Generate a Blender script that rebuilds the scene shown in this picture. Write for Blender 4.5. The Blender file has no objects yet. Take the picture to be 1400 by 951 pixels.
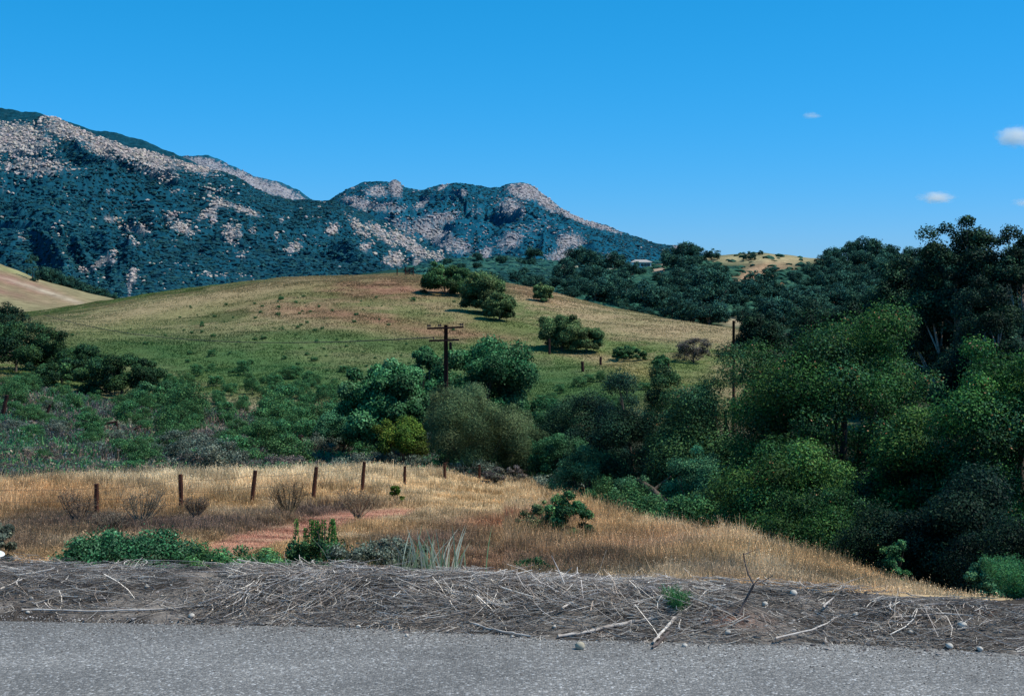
import bpy, math, random
import numpy as np
from mathutils import Vector, Matrix

SC = bpy.context.scene
COL = SC.collection
F = 50.0 / 36.0 * 1400.0       # focal length in photo pixels
H0 = 430.0                     # horizon row in the photo
CZ = 1.6                       # eye height
R = math.radians

def wx(u, Y): return (u - 700.0) / F * Y
def wz(p, Y): return CZ + (H0 - p) / F * Y

# ------------------------------------------------------------------ noise
_rs = np.random.RandomState(7)
_PERM = _rs.rand(256, 256)
def vnoise(x, y):
    x = np.asarray(x, float); y = np.asarray(y, float)
    xi = np.floor(x).astype(int); yi = np.floor(y).astype(int)
    fx = x - xi; fy = y - yi
    fx = fx * fx * (3 - 2 * fx); fy = fy * fy * (3 - 2 * fy)
    a = _PERM[xi & 255, yi & 255]; b = _PERM[(xi + 1) & 255, yi & 255]
    c = _PERM[xi & 255, (yi + 1) & 255]; d = _PERM[(xi + 1) & 255, (yi + 1) & 255]
    return (a * (1 - fx) + b * fx) * (1 - fy) + (c * (1 - fx) + d * fx) * fy
def fbm(x, y, o=4, g=0.5):
    s = 0; a = 1.0; t = 0
    for i in range(o):
        s = s + a * vnoise(x + 17.3 * i, y + 9.1 * i); t += a
        x = np.asarray(x) * 2.03; y = np.asarray(y) * 2.03; a *= g
    return s / t            # 0..1
def ridged(x, y, o=4):
    s = 0; a = 1.0; t = 0
    for i in range(o):
        n = 1 - np.abs(2 * vnoise(x + 5.7 * i, y + 31.1 * i) - 1)
        s = s + a * n * n; t += a
        x = x * 2.1; y = y * 2.1; a *= 0.5
    return s / t
def pal(*cs): return np.array(cs)
def sstep(a, b, x):
    t = np.clip((x - a) / (b - a), 0, 1); return t * t * (3 - 2 * t)

# ------------------------------------------------------------------ mesh helpers
def make_mesh(name, V, polys, nper, color=None, smooth=False, mat=None):
    """V (n,3); polys (m,nper) int array"""
    me = bpy.data.meshes.new(name)
    V = np.asarray(V, np.float32); polys = np.asarray(polys, np.int32)
    me.vertices.add(len(V)); me.vertices.foreach_set('co', V.ravel())
    m = len(polys)
    me.loops.add(m * nper); me.loops.foreach_set('vertex_index', polys.ravel())
    me.polygons.add(m)
    me.polygons.foreach_set('loop_start', np.arange(m, dtype=np.int32) * nper)
    me.polygons.foreach_set('loop_total', np.full(m, nper, np.int32))
    me.polygons.foreach_set('use_smooth', np.full(m, smooth, bool))
    me.update(calc_edges=True)
    if color is not None:
        ca = me.color_attributes.new('Col', 'FLOAT_COLOR', 'POINT')
        c = np.ones((len(V), 4), np.float32); c[:, :3] = color
        ca.data.foreach_set('color', c.ravel())
    if mat: me.materials.append(mat)
    return me
def link(name, me, parent=None):
    o = bpy.data.objects.new(name, me); COL.objects.link(o)
    if parent is not None: o.parent = parent
    return o
def tag(o, label=None, cat=None, group=None, kind=None):
    if label: o['label'] = label
    if cat: o['category'] = cat
    if group: o['group'] = group
    if kind: o['kind'] = kind
    return o
def empty(name, loc=(0, 0, 0), rz=0.0):
    o = bpy.data.objects.new(name, None); COL.objects.link(o)
    o.location = loc; o.rotation_euler = (0, 0, rz); o.empty_display_size = 0.2
    return o
def copy_thing(src, loc, rz, scale, label=None, group=None):
    c = src.copy(); COL.objects.link(c)
    c.location = loc; c.rotation_euler = (0, 0, rz); c.scale = scale
    if label: c['label'] = label
    if group: c['group'] = group
    for ch in list(src.children):
        d = ch.copy(); COL.objects.link(d); d.parent = c
        for g in list(ch.children):
            e = g.copy(); COL.objects.link(e); e.parent = d
    return c

class Tubes:
    """collects tapered tubes"""
    def __init__(s): s.V = []; s.P = []; s.n = 0; s.C = []
    def tube(s, pts, radii, sides=6, col=(1, 1, 1), cap=True):
        pts = [np.asarray(p, float) for p in pts]; k = len(pts)
        for i, p in enumerate(pts):
            a = pts[max(i - 1, 0)]; b = pts[min(i + 1, k - 1)]
            d = b - a; d = d / (np.linalg.norm(d) + 1e-9)
            up = np.array([0, 0, 1.0]) if abs(d[2]) < .9 else np.array([1.0, 0, 0])
            e1 = np.cross(d, up); e1 /= np.linalg.norm(e1); e2 = np.cross(d, e1)
            for j in range(sides):
                t = 2 * math.pi * j / sides
                s.V.append(p + radii[i] * (math.cos(t) * e1 + math.sin(t) * e2)); s.C.append(col)
        for i in range(k - 1):
            for j in range(sides):
                a = s.n + i * sides + j; b = s.n + i * sides + (j + 1) % sides
                s.P.append((a, a + sides, b + sides, b))
        s.n += k * sides
        if cap:
            for row, p in ((0, pts[0]), (k - 1, pts[-1])):
                c = s.n; s.V.append(p); s.C.append(col); s.n += 1
                base = c - k * sides + row * sides if row == 0 else None
                base = (c - (0 if row == 0 else 1)) - k * sides + row * sides
                for j in range(0, sides):
                    a = base + j; b = base + (j + 1) % sides
                    s.P.append((c, a, b, c) if row else (c, b, a, c))
    def mesh(s, name, mat, color=False, smooth=True):
        V = np.array(s.V)
        me = bpy.data.meshes.new(name)
        fs = [tuple(dict.fromkeys(p)) for p in s.P]
        me.from_pydata([tuple(v) for v in V], [], fs); me.update()
        me.polygons.foreach_set('use_smooth', np.full(len(me.polygons), smooth, bool))
        if color:
            ca = me.color_attributes.new('Col', 'FLOAT_COLOR', 'POINT')
            c = np.ones((len(V), 4), np.float32); c[:, :3] = np.array(s.C)
            ca.data.foreach_set('color', c.ravel())
        me.materials.append(mat)
        return me
    def box(s, c, half, rot=None, col=(1, 1, 1), jit=0.0, rng=None):
        c = np.array(c, float); b = s.n
        for dz in (-1, 1):
            for dx, dy in ((-1, -1), (1, -1), (1, 1), (-1, 1)):
                v = np.array([dx * half[0], dy * half[1], dz * half[2]])
                if jit and rng is not None: v = v + rng.uniform(-jit, jit, 3)
                if rot is not None: v = np.array(rot @ Vector(v))
                s.V.append(c + v); s.C.append(col)
        for f in ((0, 3, 2, 1), (4, 5, 6, 7), (0, 1, 5, 4), (1, 2, 6, 5), (2, 3, 7, 6), (3, 0, 4, 7)):
            s.P.append(tuple(b + i for i in f))
        s.n += 8

# ------------------------------------------------------------------ materials
def new_mat(name):
    m = bpy.data.materials.new(name); m.use_nodes = True
    nt = m.node_tree; nt.nodes.clear()
    return m, nt, nt.nodes, nt.links
def N(nodes, t, **kw):
    n = nodes.new(t)
    for k, v in kw.items():
        if k in n.bl_rna.properties.keys(): setattr(n, k, v)
        else: n.inputs[k].default_value = v
    return n
def mat_attr(name, rough=0.8, translucent=0.0, spec=0.3, noise_scale=None, noise_amt=0.3, bump=None, tint=(1, 1, 1)):
    """colour from the mesh attribute Col, varied by noise"""
    m, nt, nd, lk = new_mat(name)
    out = nd.new('ShaderNodeOutputMaterial')
    at = N(nd, 'ShaderNodeAttribute', attribute_name='Col')
    colr = at.outputs['Color']
    if noise_scale:
        tc = nd.new('ShaderNodeTexCoord')
        nz = N(nd, 'ShaderNodeTexNoise', Scale=noise_scale, Detail=6.0, Roughness=0.65)
        lk.new(tc.outputs['Object'], nz.inputs['Vector'])
        mr = N(nd, 'ShaderNodeMapRange'); mr.inputs[1].default_value = .3; mr.inputs[2].default_value = .7
        mr.inputs[3].default_value = 1 - noise_amt; mr.inputs[4].default_value = 1 + noise_amt
        lk.new(nz.outputs['Fac'], mr.inputs[0])
        mx = N(nd, 'ShaderNodeVectorMath', operation='SCALE')
        lk.new(colr, mx.inputs[0]); lk.new(mr.outputs[0], mx.inputs['Scale']); colr = mx.outputs[0]
    p = N(nd, 'ShaderNodeBsdfPrincipled'); p.inputs['Roughness'].default_value = rough
    p.inputs['Specular IOR Level'].default_value = spec
    lk.new(colr, p.inputs['Base Color'])
    if bump and noise_scale:
        bp = N(nd, 'ShaderNodeBump'); bp.inputs['Strength'].default_value = bump[0]; bp.inputs['Distance'].default_value = bump[1]
        nz2 = N(nd, 'ShaderNodeTexNoise', Scale=bump[2], Detail=6.0, Roughness=0.7)
        lk.new(tc.outputs['Object'], nz2.inputs['Vector']); lk.new(nz2.outputs['Fac'], bp.inputs['Height'])
        lk.new(bp.outputs[0], p.inputs['Normal'])
    sh = p.outputs[0]
    if translucent:
        tr = nd.new('ShaderNodeBsdfTranslucent'); lk.new(colr, tr.inputs['Color'])
        ms = N(nd, 'ShaderNodeMixShader'); ms.inputs[0].default_value = translucent
        lk.new(sh, ms.inputs[1]); lk.new(tr.outputs[0], ms.inputs[2]); sh = ms.outputs[0]
    lk.new(sh, out.inputs[0])
    return m
def mat_noise(name, c1, c2, scale=5.0, rough=0.85, spec=0.2, bump=0.4, dist=0.01, stretch=(1, 1, 1), detail=6.0, metallic=0.0):
    m, nt, nd, lk = new_mat(name)
    out = nd.new('ShaderNodeOutputMaterial'); tc = nd.new('ShaderNodeTexCoord')
    mp = nd.new('ShaderNodeMapping'); mp.inputs['Scale'].default_value = stretch
    nz = N(nd, 'ShaderNodeTexNoise', Scale=scale, Detail=detail, Roughness=0.65)
    cr = nd.new('ShaderNodeValToRGB')
    cr.color_ramp.elements[0].position = .33; cr.color_ramp.elements[1].position = .67
    cr.color_ramp.elements[0].color = (*c1, 1); cr.color_ramp.elements[1].color = (*c2, 1)
    p = N(nd, 'ShaderNodeBsdfPrincipled'); p.inputs['Roughness'].default_value = rough
    p.inputs['Specular IOR Level'].default_value = spec; p.inputs['Metallic'].default_value = metallic
    bp = N(nd, 'ShaderNodeBump'); bp.inputs['Strength'].default_value = bump; bp.inputs['Distance'].default_value = dist
    lk.new(tc.outputs['Object'], mp.inputs[0]); lk.new(mp.outputs[0], nz.inputs['Vector'])
    lk.new(nz.outputs['Fac'], cr.inputs[0]); lk.new(cr.outputs[0], p.inputs['Base Color'])
    lk.new(nz.outputs['Fac'], bp.inputs['Height']); lk.new(bp.outputs[0], p.inputs['Normal'])
    lk.new(p.outputs[0], out.inputs[0])
    return m

M_leaf = mat_attr('leaf', rough=0.6, translucent=0.2, spec=0.10)
M_leaf_far = mat_attr('leaf_far', rough=0.8, translucent=0.12, spec=0.08)
M_grass = mat_attr('grass_blades', rough=0.7, translucent=0.25, spec=0.15)
M_hillgrass = mat_attr('hill_grass_blades', rough=0.8, translucent=0.5, spec=0.05)
M_ground = mat_attr('soil_and_turf', rough=0.95, spec=0.05, noise_scale=1.2, noise_amt=0.35, bump=(0.5, 0.08, 6.0))
M_mount = mat_attr('mountain_chaparral', rough=1.0, spec=0.0, noise_scale=0.08, noise_amt=0.4, bump=(.8, 5.0, 0.11))
M_hill = mat_attr('far_hill_scrub', rough=1.0, spec=0.0, noise_scale=0.25, noise_amt=0.35, bump=(0.6, 1.2, 0.4))
M_boulder = mat_attr('pale_granite', rough=0.95, spec=0.05, noise_scale=0.3, noise_amt=0.2)
M_bark = mat_noise('bark', (0.05, 0.04, 0.032), (0.13, 0.105, 0.085), scale=9, stretch=(1, 1, .25), bump=.8, dist=.03)
M_palebark = mat_noise('pale_bark', (0.16, 0.13, 0.11), (0.42, 0.36, 0.3), scale=5, stretch=(1, 1, .3), bump=.6, dist=.03)
M_post = mat_noise('weathered_post_wood', (0.02, 0.010, 0.007), (0.10, 0.036, 0.022), scale=14, stretch=(1, 1, .12), bump=.8, dist=.01)
M_poledark = mat_noise('creosoted_pole', (0.018, 0.008, 0.007), (0.06, 0.025, 0.02), scale=8, stretch=(1, 1, .1), bump=.6, dist=.01)
M_wire = mat_noise('rusty_wire', (0.05, 0.035, 0.03), (0.10, 0.07, 0.05), scale=20, rough=.6, bump=.1)
M_twig = mat_attr('dry_twigs', rough=0.85, spec=0.2, noise_scale=30.0, noise_amt=0.25)
M_stone = mat_noise('pale_stone', (0.36, 0.33, 0.29), (0.62, 0.58, 0.52), scale=18, bump=.5, dist=.004)
M_stonegrey = mat_noise('grey_stone', (0.12, 0.12, 0.125), (0.3, 0.29, 0.3), scale=14, bump=.6, dist=.01)
M_branch = mat_noise('bleached_branch', (0.30, 0.26, 0.23), (0.62, 0.57, 0.52), scale=14, stretch=(1, 1, 1), bump=.6, dist=.004)
M_branchdark = mat_noise('dark_branch', (0.05, 0.04, 0.038), (0.16, 0.13, 0.12), scale=14, bump=.6, dist=.004)
M_plaster = mat_noise('white_plaster', (0.70, 0.70, 0.68), (0.82, 0.82, 0.8), scale=2, bump=.1)
M_rooftile = mat_noise('grey_roof', (0.3, 0.28, 0.27), (0.42, 0.4, 0.38), scale=3, bump=.2)
M_glassdark = mat_noise('window_dark', (0.03, 0.04, 0.05), (0.06, 0.07, 0.08), scale=3, rough=.2, spec=.5, bump=0)
M_ceramic = mat_noise('insulator_glaze', (0.05, 0.03, 0.025), (0.1, 0.06, 0.05), scale=10, rough=.25, spec=.5, bump=0)
M_white = mat_noise('white_enamel', (0.72, 0.71, 0.68), (0.82, 0.81, 0.78), scale=6, rough=.4, spec=.4, bump=.05)

# asphalt
def mat_asphalt():
    m, nt, nd, lk = new_mat('worn_asphalt')
    out = nd.new('ShaderNodeOutputMaterial'); tc = nd.new('ShaderNodeTexCoord')
    v = N(nd, 'ShaderNodeTexVoronoi', Scale=95.0); v.inputs['Randomness'].default_value = 1
    lk.new(tc.outputs['Object'], v.inputs['Vector'])
    n1 = N(nd, 'ShaderNodeTexNoise', Scale=1.3, Detail=5.0, Roughness=.6); lk.new(tc.outputs['Object'], n1.inputs['Vector'])
    n2 = N(nd, 'ShaderNodeTexNoise', Scale=45.0, Detail=6.0, Roughness=.8); lk.new(tc.outputs['Object'], n2.inputs['Vector'])
    # chip colour per cell
    sep = nd.new('ShaderNodeSeparateColor'); lk.new(v.outputs['Color'], sep.inputs[0])
    cr = nd.new('ShaderNodeValToRGB'); e = cr.color_ramp.elements
    e[0].position = 0; e[0].color = (.12, .115, .108, 1); e[1].position = 1; e[1].color = (.46, .46, .46, 1)
    for pos, c in ((.35, (.155, .15, .143)), (.7, (.205, .197, .187)), (.9, (.28, .268, .25))):
        x = e.new(pos); x.color = (*c, 1)
    lk.new(sep.outputs[0], cr.inputs[0])
    mr = N(nd, 'ShaderNodeMapRange'); mr.inputs[1].default_value = .3; mr.inputs[2].default_value = .7
    mr.inputs[3].default_value = .8; mr.inputs[4].default_value = 1.2; lk.new(n1.outputs['Fac'], mr.inputs[0])
    mr2 = N(nd, 'ShaderNodeMapRange'); mr2.inputs[1].default_value = .3; mr2.inputs[2].default_value = .7
    mr2.inputs[3].default_value = .6; mr2.inputs[4].default_value = 1.4; lk.new(n2.outputs['Fac'], mr2.inputs[0])
    mu = N(nd, 'ShaderNodeMath', operation='MULTIPLY'); lk.new(mr.outputs[0], mu.inputs[0]); lk.new(mr2.outputs[0], mu.inputs[1])
    sc = N(nd, 'ShaderNodeVectorMath', operation='SCALE'); lk.new(cr.outputs[0], sc.inputs[0]); lk.new(mu.outputs[0], sc.inputs['Scale'])
    p = N(nd, 'ShaderNodeBsdfPrincipled'); p.inputs['Roughness'].default_value = .75; p.inputs['Specular IOR Level'].default_value = .35
    lk.new(sc.outputs[0], p.inputs['Base Color'])
    mpw = nd.new('ShaderNodeMapping'); mpw.inputs['Scale'].default_value = (.25, 1.6, 1); mpw.inputs['Rotation'].default_value = (0, 0, .16); lk.new(tc.outputs['Object'], mpw.inputs[0])
    n3 = N(nd, 'ShaderNodeTexNoise', Scale=1.1, Detail=4.0, Roughness=.55); lk.new(mpw.outputs[0], n3.inputs['Vector'])
    mr3 = N(nd, 'ShaderNodeMapRange'); mr3.inputs[1].default_value = .35; mr3.inputs[2].default_value = .65; mr3.inputs[3].default_value = .86; mr3.inputs[4].default_value = 1.12; lk.new(n3.outputs['Fac'], mr3.inputs[0])
    sc3 = N(nd, 'ShaderNodeVectorMath', operation='SCALE'); lk.new(sc.outputs[0], sc3.inputs[0]); lk.new(mr3.outputs[0], sc3.inputs['Scale']); lk.new(sc3.outputs[0], p.inputs['Base Color'])
    bp = N(nd, 'ShaderNodeBump'); bp.inputs['Strength'].default_value = .9; bp.inputs['Distance'].default_value = .006
    lk.new(v.outputs['Distance'], bp.inputs['Height']); bp.invert = True
    lk.new(bp.outputs[0], p.inputs['Normal']); lk.new(p.outputs[0], out.inputs[0])
    return m
M_asphalt = mat_asphalt()

# ------------------------------------------------------------------ terrain
TAB = {
 -900: [(9, 0), (13, -1.2), (20, 775), (30, 748), (45, 712), (62, 662), (70, -6.6), (76, -6.3), (92, 575), (112, 512), (128, -5.0), (165, 480), (230, 445), (330, 425), (350, 2.0), (450, 2)],
 0:   [(9, 0), (13, -1.2), (20, 775), (30, 745), (46, 710), (64, 661), (70, -6.6), (76, -6.3), (92, 585), (112, 524), (128, -5.5), (165, 487), (230, 445), (330, 432), (350, 1.0), (450, 0)],
 200: [(9, 0), (13, -1.2), (20, 775), (30, 742), (49, 704), (66, 653), (72, -6.9), (78, -6.9), (95, 605), (118, 565), (132, -7), (165, 515), (235, 440), (300, 399), (345, 3), (450, 0)],
 400: [(9, 0), (13, -1.3), (20, 778), (30, 742), (57, 686), (74, 648), (80, -7.9), (90, -8.6), (110, 605), (130, 575), (142, 552), (180, 490), (240, 420), (300, 374), (345, 8), (450, 1)],
 550: [(9, 0), (13, -1.4), (20, 790), (30, 745), (66, 672), (80, 648), (88, -9), (98, -9.8), (115, -9.5), (130, 590), (145, 560), (190, 480), (240, 420), (300, 367), (345, 8.5), (450, 1)],
 700: [(8.9, 0), (13, -1.5), (20, 797), (30, 755), (60, 692), (82, 660), (92, -10), (105, -11), (120, -10.8), (135, -9.5), (150, 560), (185, 505), (235, 435), (300, 385), (345, 6), (450, 1)],
 850: [(8.8, 0), (13, -1.5), (19, 805), (26, 780), (40, 745), (56, 716), (64, -9), (80, -11), (110, -11), (130, -9.8), (150, 545), (185, 500), (225, 462), (275, 423), (320, 0), (450, -2)],
 1000: [(8.6, 0), (12, -1.2), (16, 812), (22, 790), (29, 775), (37, 748), (43, -6.5), (60, -10.5), (100, -11), (125, -10), (145, -8.5), (185, 497), (215, 472), (250, 448), (290, -3), (450, -3)],
 1200: [(8.4, 0), (11, -.9), (14, 832), (17, 828), (21, 824), (26, 812), (32, -5), (48, -9.5), (90, -10.5), (120, -9.5), (145, -8), (180, -6), (215, -4), (250, -3), (290, -3), (450, -3)],
 1400: [(8.2, 0), (10, -.6), (11.5, -.85), (13, 850), (15, 850), (17, 850), (22, -4), (36, -8.5), (80, -10), (120, -9), (145, -7.5), (180, -6), (215, -4), (250, -3), (290, -2.5), (450, -3)],
 2300: [(8.2, 0), (10, -.6), (11.5, -.85), (13, 850), (15, 850), (17, 850), (22, -4), (36, -8.5), (80, -10), (120, -9), (145, -7.5), (180, -6), (215, -4), (250, -3), (290, -2.5), (450, -3)],
}
UG = np.arange(-900, 2301, 10.0)
_us = sorted(TAB)
KY = np.zeros((len(_us), 16)); KZ = np.zeros((len(_us), 16))
for i, u in enumerate(_us):
    for j, (Y, v) in enumerate(TAB[u]):
        KY[i, j] = Y; KZ[i, j] = wz(v, Y) if v > 100 else v
YG = np.exp(np.linspace(math.log(8.0), math.log(700.0), 420))
_k = np.exp(-0.5 * (np.arange(-8, 9) / 4.0) ** 2); _k /= _k.sum()
def _sm(a):
    ap = np.concatenate([np.repeat(a[:1], 8), a, np.repeat(a[-1:], 8)]); return np.convolve(ap, _k, 'valid')
KYf = np.stack([_sm(np.interp(UG, _us, KY[:, j])) for j in range(16)], 1)
KZf = np.stack([_sm(np.interp(UG, _us, KZ[:, j])) for j in range(16)], 1)
ZT = np.zeros((len(UG), len(YG)))
for i in range(len(UG)):
    z = np.interp(np.log(YG), np.log(KYf[i]), KZf[i])
    k = np.exp(-0.5 * (np.arange(-7, 8) / 3.0) ** 2); k /= k.sum()
    zp = np.concatenate([np.repeat(z[:1], 7), z, np.repeat(z[-1:], 7)])
    ZT[i] = np.convolve(zp, k, 'valid')
def ground_z(x, Y, detail=True):
    x = np.asarray(x, float); Y = np.asarray(Y, float)
    u = 700 + F * x / Y
    a = np.clip((u + 900) / 10.0, 0, len(UG) - 1.001)
    b = np.clip(np.log(np.clip(Y, 8, 699) / 8.0) / math.log(700 / 8.0) * (len(YG) - 1), 0, len(YG) - 1.001)
    ai = a.astype(int); bi = b.astype(int); fa = a - ai; fb = b - bi
    z = (ZT[ai, bi] * (1 - fa) + ZT[ai + 1, bi] * fa) * (1 - fb) + (ZT[ai, bi + 1] * (1 - fa) + ZT[ai + 1, bi + 1] * fa) * fb
    if detail:
        amp = np.clip((Y - 10) / 60, 0, 1)
        z = z + amp * ((fbm(x * .12 + 50, Y * .12 + 50, 3) - .5) * .8 + (fbm(x * .03 + 9, Y * .03 + 5, 2) - .5) * 1.0 * np.clip((Y - 90) / 80, 0, 1))
    return z
def gz(x, Y): return float(ground_z(np.array([x]), np.array([Y]))[0])
def project(x, Y, z): return 700 + F * x / Y, H0 - (z - CZ) / Y * F

# colour zones of the ground, by gaussian patches around places in the valley
def gauss(u, p, cu, cp, ru, rp, ang=0.0):
    a = R(ang); du = u - cu; dp = p - cp
    e = (du * math.cos(a) + dp * math.sin(a)) / ru; f = (-du * math.sin(a) + dp * math.cos(a)) / rp
    return np.exp(-(e * e + f * f))
def C(*c): return np.array(c)
GOLD = C(.47, .295, .135); STRAW = C(.62, .50, .32); PINK = C(.40, .19, .125); BROWN = C(.15, .095, .065); RUST = C(.33, .155, .08)
OLIVE = C(.11, .148, .05); HTAN = C(.31, .23, .135); HPINK = C(.25, .13, .085); HGREEN = C(.055, .11, .038); GREY = C(.20, .17, .14); SAGE = C(.13, .15, .10)
def ground_color(x, Y, z):
    u, p = project(x, Y, z)
    n1 = fbm(x * .25 + 3, Y * .25, 4); n2 = fbm(x * 1.1, Y * 1.1 + 40, 3); n3 = fbm(x * .06, Y * .03 + 70, 3)
    def mix(c, w, tgt):
        w = np.clip(w, 0, 1)[:, None]; return c * (1 - w) + tgt * w
    # near field
    fld = np.tile(GOLD * C(1.05, 1.08, 1.1), (len(x), 1))
    fld = mix(fld, sstep(.42, .68, n1) * .6, STRAW)
    fld = mix(fld, gauss(u, p, 250, 650, 380, 22) * 0.9, STRAW)
    fld = mix(fld, gauss(u, p, 60, 690, 130, 22) * .7, C(.42, .22, .08))
    fld = mix(fld, gauss(u, p, 500, 650, 200, 10) * .6, STRAW)
    for g, w, c in (((200, 722, 220, 18, 0), 1.3, BROWN), ((440, 700, 90, 12, -4), 1.4, BROWN), ((600, 742, 110, 22, -6), 1.0, BROWN), ((700, 720, 60, 10, 0), .9, RUST),
                    ((640, 775, 170, 24, 0), 1.0, C(.19, .10, .06)), ((790, 785, 120, 20, 0), .8, BROWN), ((900, 755, 90, 22, 0), .5, RUST),
                    ((720, 720, 90, 12, 0), .55, RUST), ((1000, 805, 200, 14, 5), .6, BROWN), ((1100, 750, 140, 22, 12), .35, RUST),
                    ((20, 745, 80, 25, 0), .8, BROWN), ((860, 700, 60, 20, 20), .5, STRAW), ((1010, 745, 80, 18, 12), .5, STRAW)):
        fld = mix(fld, gauss(u, p, *g) * w * (.6 + .8 * n1), c)
    # mown strip of pink dry grass
    tr = np.maximum(gauss(u, p, 330, 745, 90, 17, -14), np.maximum(gauss(u, p, 420, 724, 95, 16, -14), gauss(u, p, 510, 706, 70, 10, -8)))
    fld = mix(fld, sstep(.3, .75, tr * (.6 + .8 * n1)) * .9, PINK); fld = mix(fld, sstep(.3, .8, tr) * sstep(.5, .62, n2) * .25, STRAW * .8)
    fld = mix(fld, sstep(.6, .8, n2) * .25, BROWN)
    # far hill
    hil = np.tile(OLIVE, (len(x), 1))
    hil = mix(hil, sstep(.4, .75, n3) * .6, HTAN)
    hil = mix(hil, sstep(.45, .66, n1) * .6, HTAN * .85); hil = mix(hil, sstep(.55, .7, fbm(x * .11 + 33, Y * .07 + 3, 4)) * .8, OLIVE * .6)
    crest = 375 + np.abs(u - 540) ** 1.5 * .008
    hil = mix(hil, np.exp(-((p - crest) / 9) ** 2) * .65, HTAN)
    for g, w, c in (((540, 395, 130, 18, 0), .8, HPINK), ((480, 432, 130, 11, 6), .75, HPINK), ((610, 455, 90, 9, 4), .9, HPINK), ((600, 420, 80, 10, 0), .4, HTAN),
                    ((740, 405, 60, 12, 15), .9, C(.36, .22, .14)), ((830, 432, 120, 14, 12), .8, HTAN), ((950, 455, 80, 16, 8), .8, HTAN),
                    ((720, 450, 90, 12, 5), .4, C(.13, .13, .05)), ((360, 505, 270, 34, 8), 1.1, HGREEN), ((420, 465, 190, 14, 0), .6, HGREEN),
                    ((590, 500, 120, 22, 0), .7, HGREEN), ((790, 530, 120, 34, 10), 1.0, HGREEN), ((870, 505, 60, 10, 15), .8, C(.25, .22, .08)), ((820, 492, 60, 8, 10), .6, HTAN),
                    ((660, 395, 60, 25, 40), .5, HGREEN), ((240, 430, 160, 10, -12), .5, C(.20, .19, .08))):
        hil = mix(hil, gauss(u, p, *g) * w * (.45 + 1.1 * n1), c)
    scr = mix(np.tile(SAGE, (len(x), 1)), sstep(.4, .65, n1), GREY)
    scr = mix(scr, sstep(.55, .75, n2) * .6, C(.25, .19, .12))
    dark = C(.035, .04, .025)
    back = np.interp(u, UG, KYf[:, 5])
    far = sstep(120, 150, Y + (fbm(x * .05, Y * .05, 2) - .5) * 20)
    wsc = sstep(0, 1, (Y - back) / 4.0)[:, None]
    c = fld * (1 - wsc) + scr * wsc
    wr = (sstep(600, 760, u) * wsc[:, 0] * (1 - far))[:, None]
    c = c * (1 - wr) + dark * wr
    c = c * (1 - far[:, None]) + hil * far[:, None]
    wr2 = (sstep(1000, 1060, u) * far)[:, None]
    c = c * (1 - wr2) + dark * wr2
    return c * (.82 + .36 * n2)[:, None]

def grid_mesh(name, U, V, fn, mat, smooth=True):
    """fn(Ugrid, Vgrid) -> x,y,z,color"""
    A, B = np.meshgrid(U, V, indexing='ij')
    x, y, z, c = fn(A.ravel(), B.ravel())
    nu, nv = len(U), len(V)
    i = np.arange(nu - 1)[:, None] * nv + np.arange(nv - 1)[None, :]
    i = i.ravel()
    polys = np.stack([i, i + nv, i + nv + 1, i + 1], 1)
    return make_mesh(name, np.stack([x, y, z], 1), polys, 4, color=c, smooth=smooth, mat=mat)

def _ter(u, Y):
    x = wx(u, Y); z = ground_z(x, Y); c = ground_color(x, Y, z)
    return x, Y, z, c
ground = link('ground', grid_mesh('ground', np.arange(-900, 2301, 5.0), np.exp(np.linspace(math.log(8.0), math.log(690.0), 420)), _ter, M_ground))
tag(ground, kind='structure')
# wide plain to the horizon, under the hills and mountains
def _plain(a, b):
    z = np.where((b > 6) & (b < 690), -14.0, -3.2) - 0 * a
    c = np.tile(C(.05, .09, .07), (len(a), 1)); return a, b, z, c
link('plain', grid_mesh('plain', np.linspace(-14000, 14000, 41), np.concatenate([[-6000, -900, -60, -9, 5.9, 6.1, 680, 700], np.linspace(900, 16000, 20)]), _plain, M_hill)).__setitem__('kind', 'structure')

# ------------------------------------------------------------------ road and verge
TH = math.atan(-0.160)          # road edge turns slightly: x axis along the road
ct, st = math.cos(TH), math.sin(TH)
def SB(s): return np.clip(s, -5.0, 5.0) + (s - np.clip(s, -5.0, 5.0)) * .0
def road_pt(s, t, z):           # s along the road, t across (0 at the asphalt edge, + away from the camera)
    return np.array([s * ct - t * st, 7.10 + SB(s) * st + t * ct, z])
def road_fn(s, t):
    z = -0.012 * np.abs(t) * 0 + 0.0 * s
    x = s * ct - t * st; y = 7.10 + SB(s) * st + t * ct
    return x, y, z, np.ones((len(s), 3)) * .2
rd = link('road', grid_mesh('road', np.linspace(-400, 400, 81), np.array([-9.5, -6, -3, -1, 0.12]), road_fn, M_asphalt)); tag(rd, kind='structure')
M_verge = mat_attr('verge_dirt', rough=0.95, spec=0.1, noise_scale=22.0, noise_amt=0.5, bump=(0.9, 0.02, 60.0))
def verge_h(s, t):
    edge = (fbm(s * 1.2 + 30, t * 0 + 4, 3) - .5) * .22
    tt = t - edge
    top = .13 - .015 * (1 - sstep(-2.6, 0, s)) - .04 * sstep(0, 2.6, s) + .025 * (fbm(s * .8, s * 0 + 8, 2) - .5) * 2
    wd = .60 - .14 * sstep(0, 2.6, s); up = sstep(-.03, wd, tt) * top
    dn = sstep(.9 - .2 * sstep(0, 2.6, s), 3.2, t) * 1.6
    n = (fbm(s * 5, t * 5 + 20, 3) - .5) * .06 * sstep(.0, .3, tt) * (1 - sstep(1.3, 2, t))
    return up + n - dn + np.where(tt < 0.0, -.02, .004)
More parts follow.
